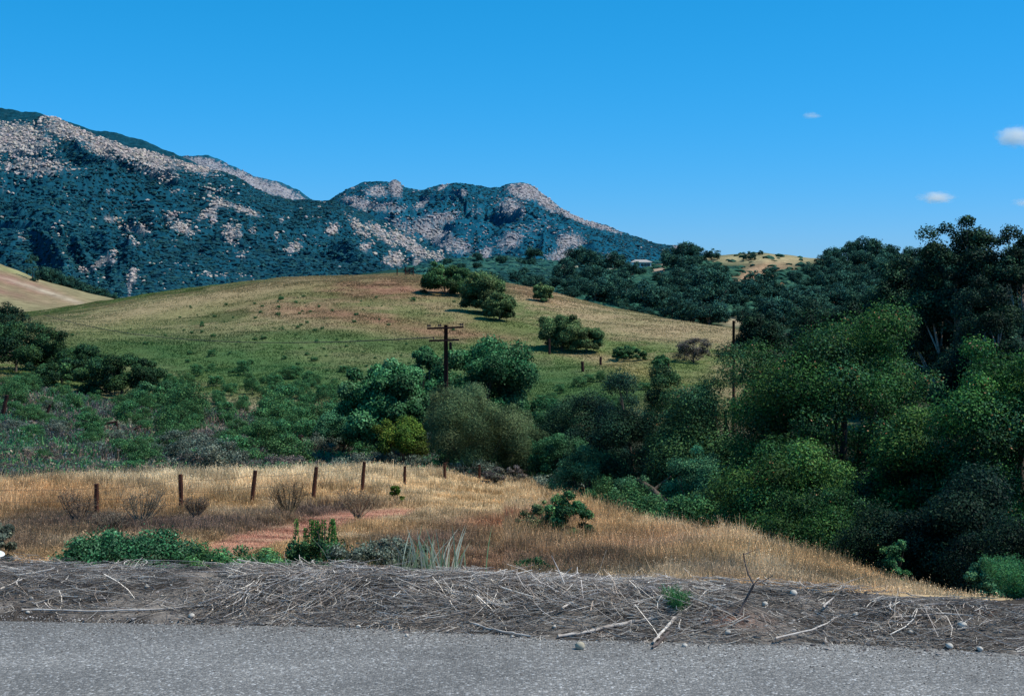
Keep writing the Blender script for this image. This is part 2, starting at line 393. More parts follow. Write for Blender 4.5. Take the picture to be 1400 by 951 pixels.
def verge_fn(s, t):
    z = verge_h(s, t); x = s * ct - t * st; y = 7.10 + SB(s) * st + t * ct
    n = fbm(s * 6, t * 6, 3)[:, None]
    a = C(.075, .064, .056); b = C(.24, .21, .185)
    c = a + (b - a) * sstep(.35, .7, n)
    red = (gauss(s, t, 1.0, .25, .25, .08) * .5)[:, None]; c = c * (1 - red) + C(.30, .10, .05) * red
    return x, y, z, c
vg = link('verge', grid_mesh('verge', np.linspace(-14, 14, 700), np.linspace(-.15, 3.6, 110), verge_fn, M_verge)); tag(vg, kind='structure')
def far_verge(sgn):
    def fn(s, t): return s * ct - t * st, 7.10 + SB(s) * st + t * ct, np.interp(t, [-.2, 0, .8, 1.2, 3.6, 9], [-.02, .0, .09, .07, -1.4, -1.6]), np.tile(C(.14, .12, .11), (len(s), 1))
    a = np.linspace(13.9, 400, 40) if sgn > 0 else np.linspace(-400, -13.9, 40)
    return grid_mesh('verge', a, np.array([-.2, 0, .3, .8, 1.2, 2.2, 3.6, 9]), fn, M_verge)
for sg in (1, -1): tag(link('verge', far_verge(sg)), kind='structure')

# ------------------------------------------------------------------ far hills and mountains
def smooth_interp(u, pts):
    a = np.array(pts, float); return np.interp(u, a[:, 0], a[:, 1])
ROCKC = C(.33, .29, .28)
def ridge_sheet(name, sky, Yf, Yr, zf, u0, u1, nu, nt, colfn, mat, amp=.12, nscale=.004, power=1.0, Yb=None, skyjit=1.0, front=None):
    U = np.linspace(u0, u1, nu)
    T = np.concatenate([np.linspace(0, 1, nt), np.linspace(1.03, 1.5, 10)])
    def fn(u, t):
        Y = Yf + (Yr - Yf) * t
        ps = smooth_interp(u, sky) + (fbm(u * .09 + 11, u * 0 + 3, 4) - .5) * 5 * skyjit
        zr = wz(ps, Yr)
        x = wx(u, Y)
        zfr = zf if front is None else front(u)
        h = np.clip(zr - zfr, 5, None)
        tt = np.clip(t, 0, 1)
        base = zfr + h * tt ** power
        xs = wx(u, Yr)
        w = np.sin(np.pi * np.clip(tt, 0, 1)) ** .8
        spur = ridged(xs * nscale + 3 * fbm(xs * nscale, Y * nscale * .6, 2), Y * nscale * .35, 5) - .5
        fine = fbm(x * nscale * 9, Y * nscale * 9, 4) - .5
        z = base + h * amp * (spur * 1.8 + fine * .35) * w
        z = np.where(t > 1, zr - (t - 1) * h * 1.5, z)
        uu, pp = project(x, Y, z)
        c = colfn(uu, pp, x, Y, z)
        fn.z = z
        return x, Y, z, c
    me = grid_mesh(name, U, T, fn, mat)
    P = np.zeros((nu, nt)); co = np.zeros(len(me.vertices) * 3, np.float32); me.vertices.foreach_get('co', co)
    co = co.reshape(nu, nt + 10, 3)[:, :nt]
    o = link(name, me); tag(o, kind='structure')
    o_data = dict(U=U, co=co, P=H0 - (co[:, :, 2] - CZ) / co[:, :, 1] * F)
    return o, o_data
def rockfield(u, p, regs):
    s = np.zeros(len(u))
    for (cu, cp, ru, rp, ang, w) in regs: s = np.maximum(s, gauss(u, p, cu, cp, ru, rp, ang) * w)
    return s
R3 = [(20, 190, 60, 26, 4, 1.1), (95, 178, 45, 15, 12, 1.1), (150, 203, 35, 13, 15, 1.6), (205, 214, 55, 13, 18, 1.1), (50, 228, 60, 14, 0, .85), (210, 232, 40, 12, 20, .9), (265, 226, 40, 12, 20, 1.0),
      (225, 245, 22, 8, 0, .6), (75, 160, 20, 6, 25, 1.5), (0, 262, 20, 4, 0, .6), (70, 325, 0.1, 1, 0, 0),
      (283, 292, 22, 5, -35, 1.1), (300, 278, 18, 6, 10, 1.1), (335, 288, 26, 5, 22, 1.1), (292, 296, 6, 14, 10, 1.1), (235, 297, 18, 6, 0, .8), (250, 313, 22, 10, 15, .9),
      (318, 320, 16, 16, 0, 1.0), (345, 316, 10, 8, 0, .6), (150, 300, 12, 5, 20, .9), (185, 313, 28, 7, 8, .9), (180, 330, 14, 5, 30, .7), (140, 358, 26, 5, -35, 1.0), (155, 355, 8, 10, 0, .8), (115, 370, 10, 5, 10, 1.0),
      (182, 378, 8, 9, 10, 1.5), (177, 395, 3, 12, 0, 1.4), (150, 262, 10, 3, -15, .7), (240, 262, 12, 3, 0, .6), (285, 262, 18, 4, 30, .7), (300, 260, 5, 6, 0, .6), (400, 340, 16, 8, -30, 1.0), (378, 324, 5, 12, 15, .6), (455, 314, 10, 8, -20, 1.3), (385, 301, 4, 8, 20, .7), (330, 350, 10, 8, -30, .7), (340, 342, 12, 4, 0, .5),
      (300, 377, 50, 5, 0, .5), (240, 363, 60, 5, 0, .35), (30, 325, 12, 5, 30, .7), (85, 310, 20, 10, -30, .4),
      (490, 312, 30, 9, 50, .8), (520, 320, 35, 9, 35, .9), (560, 335, 40, 9, 32, 1.2), (500, 338, 12, 8, 0, .9), (540, 355, 16, 12, 0, 1.1), (570, 362, 8, 22, 0, 1.0), (560, 318, 30, 6, 30, .7), (600, 352, 20, 8, 30, .8)]
R4 = [(541, 258, 9, 14, -10, 1.5), (516, 262, 20, 10, 0, 1.0), (490, 278, 24, 9, 15, 1.1), (520, 283, 25, 7, 0, .9), (540, 285, 20, 5, 0, .8), (576, 280, 16, 5, -32, 1.0), (598, 300, 34, 9, -8, 1.1), (590, 318, 40, 14, 25, 1.1), (620, 335, 36, 12, 15, 1.0),
      (718, 262, 26, 12, 10, 1.4), (745, 275, 30, 10, 35, 1.2), (700, 285, 24, 18, 30, .9), (790, 298, 45, 5, 22, 1.3), (820, 310, 30, 4, 15, 1.2), (632, 264, 8, 6, 0, .9), (650, 290, 20, 10, 0, .55), (697, 330, 22, 14, -30, 1.0), (665, 345, 14, 10, -40, .9), (780, 330, 22, 14, 0, 1.1), (765, 350, 24, 12, -20, 1.0),
      (835, 352, 10, 6, 0, 1.0), (605, 256, 12, 3, -30, 1.1), (480, 255, 6, 5, 0, 1.0), (925, 338, 8, 4, 0, .9), (720, 315, 40, 14, 0, .45), (550, 310, 30, 10, 20, .7), (645, 320, 60, 25, 0, .35), (745, 305, 30, 15, 20, .4), (930, 345, 12, 5, 0, .8)]
R2 = [(330, 245, 60, 12, 22, 1.3), (380, 260, 40, 9, 22, 1.4), (280, 222, 35, 7, 10, 1.2), (300, 235, 30, 10, 20, 1.1)]
def mcol(regs, veg, blue, rockc=ROCKC, rockamt=1.0):
    def f(u, p, x, Y, z):
        n = fbm(u * .16, p * .22, 4); n2 = fbm(u * .45 + 9, p * .7, 3)
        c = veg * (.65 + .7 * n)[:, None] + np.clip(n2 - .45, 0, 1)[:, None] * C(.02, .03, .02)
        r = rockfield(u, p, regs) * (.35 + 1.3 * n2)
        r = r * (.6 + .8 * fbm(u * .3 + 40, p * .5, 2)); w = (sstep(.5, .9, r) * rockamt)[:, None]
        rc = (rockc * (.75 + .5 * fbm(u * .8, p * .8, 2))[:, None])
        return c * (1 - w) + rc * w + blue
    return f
VEG = C(.007, .054, .080); HAZE_BLU = C(.0, .010, .022)  # distance haze mixed into the vegetation colour, plus a blue veil added on top
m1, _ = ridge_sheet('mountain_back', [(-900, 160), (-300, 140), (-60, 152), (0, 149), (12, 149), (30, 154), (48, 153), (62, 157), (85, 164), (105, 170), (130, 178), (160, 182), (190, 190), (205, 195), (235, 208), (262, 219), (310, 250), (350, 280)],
    2800, 3700, 60, -900, 350, 500, 60, mcol([], VEG * .8, HAZE_BLU * .6), M_mount, amp=.05)
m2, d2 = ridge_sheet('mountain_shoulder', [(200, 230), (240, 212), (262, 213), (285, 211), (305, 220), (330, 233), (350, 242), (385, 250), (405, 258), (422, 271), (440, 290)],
    3300, 4100, 150, 200, 440, 240, 90, mcol(R2, VEG, HAZE_BLU * 2, rockamt=.75), M_mount, amp=.06)
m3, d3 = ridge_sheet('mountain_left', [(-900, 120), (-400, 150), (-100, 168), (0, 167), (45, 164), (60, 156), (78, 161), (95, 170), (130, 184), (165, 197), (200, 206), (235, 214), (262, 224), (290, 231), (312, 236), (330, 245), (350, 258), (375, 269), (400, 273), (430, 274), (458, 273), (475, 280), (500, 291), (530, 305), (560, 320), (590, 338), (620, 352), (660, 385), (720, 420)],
    1500, 3000, 20, -900, 720, 900, 220, mcol(R3, VEG, HAZE_BLU * .8, rockamt=.7), M_mount, amp=.2, power=1.15)
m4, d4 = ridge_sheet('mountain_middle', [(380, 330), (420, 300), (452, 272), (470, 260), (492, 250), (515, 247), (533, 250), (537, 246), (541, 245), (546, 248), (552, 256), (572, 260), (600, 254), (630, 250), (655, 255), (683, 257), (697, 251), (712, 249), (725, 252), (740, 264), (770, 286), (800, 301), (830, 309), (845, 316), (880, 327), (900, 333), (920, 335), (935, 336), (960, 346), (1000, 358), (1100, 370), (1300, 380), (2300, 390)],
    2900, 5200, 40, 380, 2300, 1100, 240, mcol(R4, VEG * 1.05 + C(0.0, .006, .012), HAZE_BLU * 1.7, rockamt=.8), M_mount, amp=.17, power=.95, skyjit=.8)

ICO_V = None
def ico():
    import bmesh
    bm = bmesh.new(); bmesh.ops.create_icosphere(bm, subdivisions=1, radius=1.0)
    V = np.array([v.co[:] for v in bm.verts]); P = np.array([[v.index for v in f.verts] for f in bm.faces]); bm.free()
    return V, P
IV, IP = ico()
def ico2():
    import bmesh
    bm = bmesh.new(); bmesh.ops.create_icosphere(bm, subdivisions=2, radius=1.0)
    V = np.array([v.co[:] for v in bm.verts]); P = np.array([[v.index for v in f.verts] for f in bm.faces]); bm.free()
    return V, P
IV2, IP2 = ico2()
def blobs(rng, centers, sizes, squash=.75, jit=.35, base=(IV, IP)):
    V0, P0 = base; n = len(centers)
    V = V0[None] * (1 + rng.uniform(-jit, jit, (n, len(V0), 1)))
    asp = rng.uniform(.7, 1.35, (n, 1, 3)); asp[:, :, 2] *= squash
    V = V * asp * np.asarray(sizes)[:, None, None]
    a = rng.uniform(0, 6.28, n); ca, sa = np.cos(a)[:, None], np.sin(a)[:, None]
    x = V[:, :, 0] * ca - V[:, :, 1] * sa; y = V[:, :, 0] * sa + V[:, :, 1] * ca
    V = np.stack([x, y, V[:, :, 2]], 2) + np.asarray(centers)[:, None]
    P = P0[None] + (np.arange(n) * len(V0))[:, None, None]
    return V.reshape(-1, 3), P.reshape(-1, 3)
def boulders(d, regs, n, smin, smax, seed, tint, umin, umax, pmin, pmax, sparse=0.02):
    rng = np.random.RandomState(seed)
    u = rng.uniform(umin, umax, n * 14); p = rng.uniform(pmin, pmax, n * 14)
    w = rockfield(u, p, regs) * (.3 + 1.4 * fbm(u * .25 + 5, p * .35, 3) ** 1.2)
    w = np.clip(w - .22, 0, None) * 1.4 + sparse * (fbm(u * .05, p * .08, 2) > .5)
    keep = rng.rand(len(u)) < w
    u, p = u[keep][:n], p[keep][:n]
    U = d['U']; cs = []; ss = []
    for a, b in zip(u, p):
        i = int(np.clip(np.interp(a, U, np.arange(len(U))), 0, len(U) - 2))
        col = d['P'][i]
        if b < col.min() + .5: continue
        j = np.argmax(col < b)
        if j == 0: continue
        c = d['co'][i, j]; s = rng.uniform(0, 1) ** 3 * (smax - smin) + smin
        sc = c[1] / 3000.0
        cs.append([wx(a, c[1]), c[1] - s * .1 * sc, c[2] + s * .15 * sc]); ss.append(s * sc)
    V, P = blobs(rng, cs, ss, squash=.7)
    t = rng.uniform(.75, 1.2, len(cs)); col = tint[None] * t[:, None]
    col = col + rng.uniform(-.02, .02, (len(cs), 3))
    return make_mesh('boulder_field', V, P, 3, color=np.repeat(col, len(IV), 0), mat=M_boulder)
b = link('boulder_field', boulders(d3, R3, 9000, .8, 4.6, 3, C(.45, .39, .35), -100, 660, 150, 410)); tag(b, 'pale boulders scattered over the dark slopes of the near mountain', 'boulders', kind='stuff')
b = link('boulder_field', boulders(d4, R4, 7000, .6, 2.8, 4, C(.37, .335, .335), 430, 960, 240, 380, .03)); tag(b, 'pale boulders and crags on the middle mountain beyond', 'boulders', kind='stuff')
b = link('boulder_field', boulders(d2, R2, 900, .8, 2.2, 5, C(.27, .28, .33), 220, 440, 208, 290)); tag(b, 'greyish boulders on the shoulder behind the near mountain', 'boulders', kind='stuff')

def brush_cover(d, regs, n, smin, smax, seed, umin, umax, cols, name='chaparral', mat=None, tmin=2):
    rng = np.random.RandomState(seed); U = d['U']; co_ = d['co']; nu, nt = d['P'].shape
    i = rng.uniform(np.interp(umin, U, np.arange(nu)), np.interp(umax, U, np.arange(nu)) - 1, n).astype(int); j = rng.uniform(tmin, nt - 1.5, n).astype(int)
    c = co_[i, j] + (co_[i + 1, j + 1] - co_[i, j]) * rng.rand(n, 1)
    u, p = project(c[:, 0], c[:, 1], c[:, 2]); r = rockfield(u, p, regs) if regs else np.zeros(n)
    keep = rng.rand(n) > np.clip(r * 1.5, 0, .97); c = c[keep]; n = len(c); sc = 1.0
    s = (smin + (smax - smin) * rng.rand(n) ** 2)
    V, P = blobs(rng, c, s, squash=.45, jit=.3); k = rng.randint(0, len(cols), n); g = fbm(c[:, 0] * .01, c[:, 1] * .01, 3)[:, None]
    return make_mesh(name, V, P, 3, color=np.repeat(cols[k] * rng.uniform(.88, 1.1, (n, 1)) * (.55 + .9 * g), len(IV), 0), mat=mat or M_leaf_far)
CH3 = pal((.009, .062, .088), (.011, .070, .090), (.008, .054, .080), (.018, .080, .086)); CH4 = pal((.010, .060, .088), (.012, .068, .090), (.008, .048, .078), (.025, .080, .090))  # brush colours tinted blue to carry the aerial haze
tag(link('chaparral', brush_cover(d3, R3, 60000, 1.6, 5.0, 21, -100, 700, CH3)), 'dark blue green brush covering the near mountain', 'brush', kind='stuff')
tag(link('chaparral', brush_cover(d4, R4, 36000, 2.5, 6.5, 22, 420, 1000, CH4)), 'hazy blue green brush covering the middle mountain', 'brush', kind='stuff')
# far hills
def hillcol(cfn):
    def f(u, p, x, Y, z):
        n = fbm(u * .06, p * .15, 4)
        return cfn(u, p, n)
    return f
def _tan_left(u, p, n):
    c = np.tile(C(.235, .21, .12), (len(u), 1))
    for g, w, t in (((20, 385, 80, 8, 18), .9, C(.24, .12, .10)), ((60, 398, 60, 3, 18), .8, C(.42, .36, .27)), ((10, 400, 60, 6, 15), .6, C(.22, .12, .10)), ((0, 366, 60, 3, 15), .6, C(.25, .27, .12))):
        w = np.clip(gauss(u, p, *g) * w * (.5 + n), 0, 1)[:, None]; c = c * (1 - w) + t * w
    return c * (.8 + .4 * n)[:, None]
h1, dh1 = ridge_sheet('hill_tan', [(-900, 250), (-300, 320), (-60, 349), (0, 361), (25, 370), (50, 381), (90, 392), (120, 400), (150, 407), (190, 418), (260, 440)],
    345, 470, 1.0, -900, 260, 300, 60, hillcol(_tan_left), M_hill, amp=.03, nscale=.02, skyjit=.3)
def _dk(u, p, n): return np.tile(C(.018, .055, .045), (len(u), 1)) * (.7 + .6 * n)[:, None]
h2, dh2 = ridge_sheet('hill_wooded_far', [(0, 372), (60, 383), (150, 408), (230, 412), (300, 400), (380, 388), (450, 380), (560, 366), (620, 354), (700, 352), (760, 358), (800, 362), (860, 364), (900, 358), (1000, 352), (1300, 372), (2300, 380)],
    700, 1000, -3, 30, 2300, 500, 70, hillcol(lambda u, p, n: _dk(u, p, n) + (np.maximum(gauss(u, p, 780, 366, 18, 4), gauss(u, p, 850, 373, 28, 3, 12)) * 1.3)[:, None] * C(.35, .30, .22)), M_hill, amp=.08, nscale=.01, skyjit=.5)
def _rh(u, p, n):
    c = np.tile(C(.025, .06, .04), (len(u), 1)) * (.7 + .6 * n)[:, None]
    for g, w, t in (((1040, 354, 90, 7, 0), 1.3, C(.33, .29, .17)), ((1030, 378, 26, 12, -30), 1.5, C(.33, .22, .14)), ((1050, 372, 30, 10, -15), 1.2, C(.36, .24, .15)), ((1060, 395, 30, 10, -20), 1.0, C(.30, .2, .12)), ((902, 372, 14, 12, 25), 1.2, C(.34, .26, .20)), ((925, 378, 12, 8, 0), 1.0, C(.34, .24, .18)), ((885, 392, 8, 10, 0), 1.0, C(.38, .3, .25)), ((1005, 440, 16, 6, 0), 1.3, C(.36, .3, .2)), ((985, 398, 10, 3, 0), .9, C(.36, .28, .2))):
        w = np.clip(gauss(u, p, *g) * w * (.6 + .8 * n), 0, 1)[:, None]; c = c * (1 - w) + t * w
    return c
h3, dh3 = ridge_sheet('hill_wooded', [(720, 440), (780, 385), (830, 372), (870, 364), (920, 358), (950, 352), (985, 349), (1010, 347), (1040, 345), (1080, 349), (1110, 353), (1150, 356), (1200, 356), (1300, 360), (1500, 350), (2300, 340)],
    330, 560, -3, 720, 2300, 500, 80, hillcol(_rh), M_hill, amp=.10, nscale=.02, skyjit=.3)

tag(link('hillside_brush', brush_cover(dh3, [(1025, 378, 26, 16, -30, 1.3), (1045, 368, 26, 11, -10, 1.3), (1050, 354, 90, 12, 0, 1.5), (1040, 372, 50, 14, -20, 1.1), (902, 374, 10, 10, 25, 1.2), (1058, 395, 16, 8, -20, 1.2), (1010, 446, 20, 6, 0, 1.2), (885, 396, 6, 7, 0, 1.2)], 16000, .8, 2.6, 23, 740, 1350, pal((.022, .085, .06), (.03, .105, .07), (.016, .065, .052), (.05, .13, .08)), 'hillside_brush', tmin=10)), 'dark low brush between the oaks of the wooded hill', 'brush', kind='stuff')
tag(link('hillside_brush', brush_cover(dh2, [(780, 365, 18, 4, 0, 1.3), (850, 372, 28, 3, 12, 1.3)], 9000, 1.5, 4.5, 24, 560, 1000, pal((.016, .075, .07), (.022, .09, .075), (.012, .058, .06), (.04, .12, .09)), 'hillside_brush', tmin=10)), 'hazy low brush on the distant slope below the middle mountain', 'brush', kind='stuff')
# ------------------------------------------------------------------ vegetation
def leaf_quads(rng, cen, nrm, size, aspect=.55):
    """rhombic leaves: cen (n,3), nrm (n,3), size (n,)"""
    n = len(cen)
    r = rng.normal(size=(n, 3)); t = np.cross(nrm, r); t /= np.linalg.norm(t, axis=1, keepdims=True) + 1e-9
    b = np.cross(nrm, t)
    s = size[:, None]
    V = np.stack([cen - t * s * .5, cen + b * s * .5 * aspect + t * s * .05, cen + t * s * .5, cen - b * s * .5 * aspect + t * s * .05], 1)
    P = np.arange(n * 4).reshape(n, 4)
    return V.reshape(-1, 3), P
def rdir(rng, n, zlo=-1.0):
    z = rng.uniform(zlo, 1, n); a = rng.uniform(0, 6.283, n); r = np.sqrt(np.clip(1 - z * z, 0, 1))
    return np.stack([r * np.cos(a), r * np.sin(a), z], 1)

P_OAK = pal((.018, .060, .028), (.030, .085, .035), (.012, .045, .028), (.05, .11, .04)) * 1.25 * 1.1
P_DARK = pal((.010, .040, .028), (.018, .055, .033), (.008, .030, .024), (.028, .07, .035))
P_SYC = pal((.035, .13, .065), (.06, .18, .10), (.025, .10, .05), (.09, .21, .13)) * 1.15 * np.array([1, 1, .8])
P_SYCD = pal((.018, .09, .045), (.035, .12, .065), (.012, .065, .035), (.07, .17, .10)) * 1.2 * np.array([1, 1, .8])
P_WILLOW = pal((.075, .125, .06), (.10, .15, .065), (.055, .10, .05), (.13, .17, .085)) * 1.25
P_YEL = pal((.055, .13, .02), (.09, .16, .025), (.04, .10, .02), (.12, .17, .03))
P_BIG = pal((.022, .085, .022), (.04, .12, .028), (.015, .060, .022), (.07, .14, .035), (.03, .09, .045)) * np.array([1.0, 1.08, 1.1])
P_SAGE = pal((.09, .13, .11), (.12, .15, .13), (.06, .10, .085), (.14, .16, .12)) * 1.12 * 1.15
P_PURP = pal((.12, .11, .125), (.15, .13, .13), (.09, .095, .11), (.10, .12, .10)) * np.array([1.08, 1.03, .95])
P_GRN = pal((.03, .12, .05), (.05, .15, .06), (.025, .09, .045), (.08, .17, .06)) * 1.35 * 1.2
P_TEAL = pal((.022, .085, .06), (.035, .11, .075), (.016, .065, .05), (.05, .12, .08)) * 1.5 * np.array([1, .95, .72]) * 1.2
P_WEED = pal((.03, .13, .06), (.05, .17, .08), (.02, .09, .045), (.09, .2, .12))
P_DRY = pal((.30, .21, .15), (.22, .15, .12), (.38, .29, .2), (.17, .12, .10))
P_HILLB = pal((.028, .085, .035), (.045, .11, .04), (.018, .06, .03), (.06, .12, .045)) * 1.5
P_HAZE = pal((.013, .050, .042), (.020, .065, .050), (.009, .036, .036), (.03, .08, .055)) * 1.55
P_OLV = pal((.06, .12, .05), (.085, .14, .055), (.04, .09, .04), (.11, .16, .07)) * 1.15 * 1.3

def crown_mesh(seed, rx, ry, h, zlow, nleaf, lsize, palette, nlobe=40, lobe=(.2, .34), fleck=None, fleckp=.0, mat=None, droop=0.0, aspect=.55, flat=.8, shape=1.0, hollow=.75, lowbias=-.55, top=.0, shade=.45):
    """crown from zlow to h, centred over the origin"""
    rng = np.random.RandomState(seed)
    nleaf = int(nleaf * 1.5); lsize = lsize * .78; full = zlow < .1 * h; nlobe = int(nlobe * 1.4) if full else nlobe
    cz = (h + zlow) / 2; rz = (h - zlow) / 2
    d = rdir(rng, nlobe, -.9); rad = rng.uniform(.45, 1, nlobe) ** .6
    lr = (lobe[0] * .75 + (lobe[1] * 1.05 - lobe[0] * .75) * rng.rand(nlobe) ** 1.3) * min(rx, ry, rz * 1.2)
    mx = np.array([rx, ry, rz])
    if full:
        d[:, 2] = np.where(rng.rand(nlobe) < .25, -np.abs(d[:, 2]), d[:, 2]); dn = d[:, 2] < .15; sc_ = 1 / np.sqrt(np.clip(1 - d[:, 2] ** 2, .05, 1)); d[dn, 0] *= sc_[dn] * .96; d[dn, 1] *= sc_[dn] * .96
    rad = rad * rng.uniform(.82, 1.12, nlobe); cl = d * rad[:, None] * (mx - lr[:, None] * .9).clip(.1)
    # uneven outline
    cl[:, 0] *= 1 + .25 * (vnoise(cl[:, 2] * 1.7 / rz + seed, cl[:, 0] * 0 + seed) - .5)
    if top: cl[:, :2] *= (1 - top * np.clip(cl[:, 2:3] / rz, 0, 1))
    if full: cl[:, 2] = np.where(cl[:, 2] < 0, cl[:, 2] * 1.35, cl[:, 2])
    cl[:, 2] += cz
    if full: cl[:, 2] = np.maximum(cl[:, 2], lr * rng.uniform(.2, .6, nlobe))
    cl[:, 2] *= np.clip(h / (cl[:, 2] + lr * flat * .95).max(), .7, 1.6)      # reach the full height and width
    for ax, rr_ in ((0, rx), (1, ry)): cl[:, ax] *= np.clip(rr_ / (np.abs(cl[:, ax]) + lr * .8).max(), .7, 1.5)
    w = lr ** 2; w /= w.sum()
    li = rng.choice(nlobe, nleaf, p=w)
    dd = rdir(rng, nleaf, lowbias)
    rr = rng.uniform(hollow, 1.06, nleaf) ; rr = np.where(rng.rand(nleaf) < .1, rr * rng.uniform(1.0, 1.3, nleaf), rr)
    off = dd * (lr[li] * rr)[:, None]; off[:, 2] *= flat
    # break every lobe into sprigs
    nsp = nlobe * 30
    spr = rng.normal(size=(nsp, 3)) * .17; sprt = rng.uniform(.55, 1.35, nsp)
    si = li * 30 + rng.randint(0, 30, nleaf)
    off += spr[si] * lr[li][:, None]
    if droop:
        off[:, 2] -= droop * rng.rand(nleaf) ** 1.5 * lr[li]
    cen = cl[li] + off
    cen[:, 2] = np.where(cen[:, 2] < .05, .05 + rng.rand(nleaf) * .3, cen[:, 2])
    nrm = dd * .8 + np.array([0, 0, .25]) + rng.normal(size=(nleaf, 3)) * .42
    if droop: nrm[:, 2] *= .3
    nrm /= np.linalg.norm(nrm, axis=1, keepdims=True)
    size = lsize * rng.uniform(.65, 1.35, nleaf)
    V, P = leaf_quads(rng, cen, nrm, size, aspect)
    tone = (rng.uniform(.45, 1.3, nlobe)[li] * (.62 + .38 * np.clip(dd[:, 2] + .5, 0, 1))) * rng.uniform(.75, 1.25, nleaf) * sprt[si] * (.55 + .45 * np.clip((rr - hollow) / (1.0 - hollow + 1e-3), 0, 1))  # painted shade: leaves inside clumps and on their undersides get darker colour
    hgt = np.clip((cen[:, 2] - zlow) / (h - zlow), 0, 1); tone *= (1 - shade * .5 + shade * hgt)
    lobepal = rng.randint(0, len(palette), nlobe)
    k = np.where(rng.rand(nleaf) < .5, lobepal[li], rng.randint(0, len(palette), nleaf))
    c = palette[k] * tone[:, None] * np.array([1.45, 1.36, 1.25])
    if fleck is not None:
        fsp = rng.rand(nsp) < fleckp
        fm = fsp[si] & (rng.rand(nleaf) < .28) & (dd[:, 2] > -.2)
        c[fm] = np.array(fleck)[rng.randint(0, len(fleck), fm.sum())]
    me = make_mesh('crown', V, P, 4, color=np.repeat(c, 4, 0), mat=mat or M_leaf)
    return me, cl, lr
def trunk_mesh(seed, h, r0, cl, nlimb=10, mat=None, lean=0.0, split=.35):
    lr0 = float(np.abs(cl[:, 0]).max()) * .2
    rng = np.random.RandomState(seed + 99); T = Tubes()
    top = np.array([lean * h * .4, rng.uniform(-.05, .05) * h, h * .72])
    def curve(a, b, k, wob):
        return [a + (b - a) * i / k + rng.normal(size=3) * wob * (0 < i < k) for i in range(k + 1)]
    pts = curve(np.array([0, 0, -.5]), top, 6, h * .015)
    rad = [r0 * 1.35] + [r0 * (1 - .8 * i / 6) for i in range(1, 7)]
    T.tube(pts, rad, 8)
    idx = rng.permutation(len(cl))[:nlimb]
    for i in idx:
        s = rng.randint(1, 5); a = pts[s]; b = cl[i]
        mid = a * .5 + b * .5 + np.array([0, 0, -.04 * h])
        q = curve(a, mid, 2, h * .01) + curve(mid, b, 2, h * .01)[1:]
        rr = rad[s] * .5
        T.tube(q, [rr, rr * .75, rr * .55, rr * .35, rr * .15], 6)
        for k in range(2):
            e = b + rdir(rng, 1, -.2)[0] * lr0 * .5
            T.tube([q[2 + k], (q[2 + k] + e) / 2 + rng.normal(size=3) * .02 * h, e], [rr * .4, rr * .25, rr * .08], 5)
    return T.mesh('trunk', mat or M_bark)

def solve_Y(u, p, lo=125.0, hi=300.0):
    Ys = np.linspace(lo, hi, 700); pp = project(wx(u, Ys), Ys, ground_z(wx(u, Ys), Ys))[1]
    k = np.argmax(pp <= p) if (pp <= p).any() else int(np.argmin(pp)); return float(Ys[k])
def add_tree(name, label, cat, u, Y, ptop, width_px, palette, nleaf, lsize, seed, group=None, zlowf=.12, depth=1.0, trunk=True, tm=None, r0=None, nlimb=10, dz=0.0, stem='trunk', **kw):
    if Y < 0: Y = solve_Y(u, -Y)
    x = wx(u, Y); z0 = gz(x, Y) + dz
    h = wz(ptop, Y) - z0; w = width_px / F * Y / 2
    e = empty(name, (x, Y, z0)); tag(e, label, cat, group)
    if Y < 120: nleaf = int(nleaf * 1.5); lsize = lsize * .8
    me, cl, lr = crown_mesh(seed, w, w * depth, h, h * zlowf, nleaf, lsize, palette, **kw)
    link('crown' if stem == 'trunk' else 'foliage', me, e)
    link(stem, trunk_mesh(seed, h, r0 or h * .03, cl, nlimb, tm), e)
    return e

# --- trees around the creek (near to middle distance)
ORG = [(.44, .17, .08), (.50, .28, .16), (.30, .10, .05), (.24, .20, .07)]
add_tree('buckeye_tree', 'large round dark green tree flecked with orange in front of the right wood', 'tree', 1150, 58, 412, 330, P_BIG, 110000, .16, 11, fleck=ORG, fleckp=.05, zlowf=.03, nlobe=130, lobe=(.15, .26), nlimb=16)
add_tree('buckeye_tree', 'massive dark green tree with orange flecks filling the right picture edge', 'tree', 1395, 46, 462, 300, P_BIG, 90000, .15, 12, fleck=ORG, fleckp=.05, zlowf=.03, nlobe=80, lobe=(.16, .28), nlimb=14)
add_tree('buckeye_tree', 'broad green tree low in front of the orange flecked round tree', 'tree', 1068, 47, 600, 240, P_BIG, 60000, .14, 13, fleck=ORG, fleckp=.025, zlowf=.03, nlobe=50, lobe=(.2, .36))
add_tree('buckeye_tree', 'dark green tree with drooping skirt above the dry bank, right of the broad low tree', 'tree', 1255, 48, 560, 250, P_BIG, 70000, .15, 14, fleck=ORG, fleckp=.04, zlowf=.02, nlobe=60, lobe=(.18, .3))
add_tree('oak_tree', 'dark blue green tree beside the bare pole, left of the round tree', 'tree', 990, 66, 470, 230, P_OAK, 60000, .16, 15, fleck=ORG, fleckp=.012, zlowf=.04, nlobe=50)
add_tree('oak_tree', 'dark shaded oak over the leaning log at the creek', 'tree', 880, 74, 508, 160, P_DARK * 1.1, 44000, .16, 16, fleck=ORG, fleckp=.01, zlowf=.06, nlobe=40)
add_tree('oak_tree', 'dark round oak behind the blue green willow shrubs', 'tree', 800, 92, 534, 140, P_DARK * 1.1, 34000, .17, 17, zlowf=.06)
add_tree('oak_tree', 'mid green oak stepping up between the shaded oak and the tree at the bare pole', 'tree', 930, 70, 498, 120, P_OAK * .85, 36000, .15, 35, zlowf=.02)
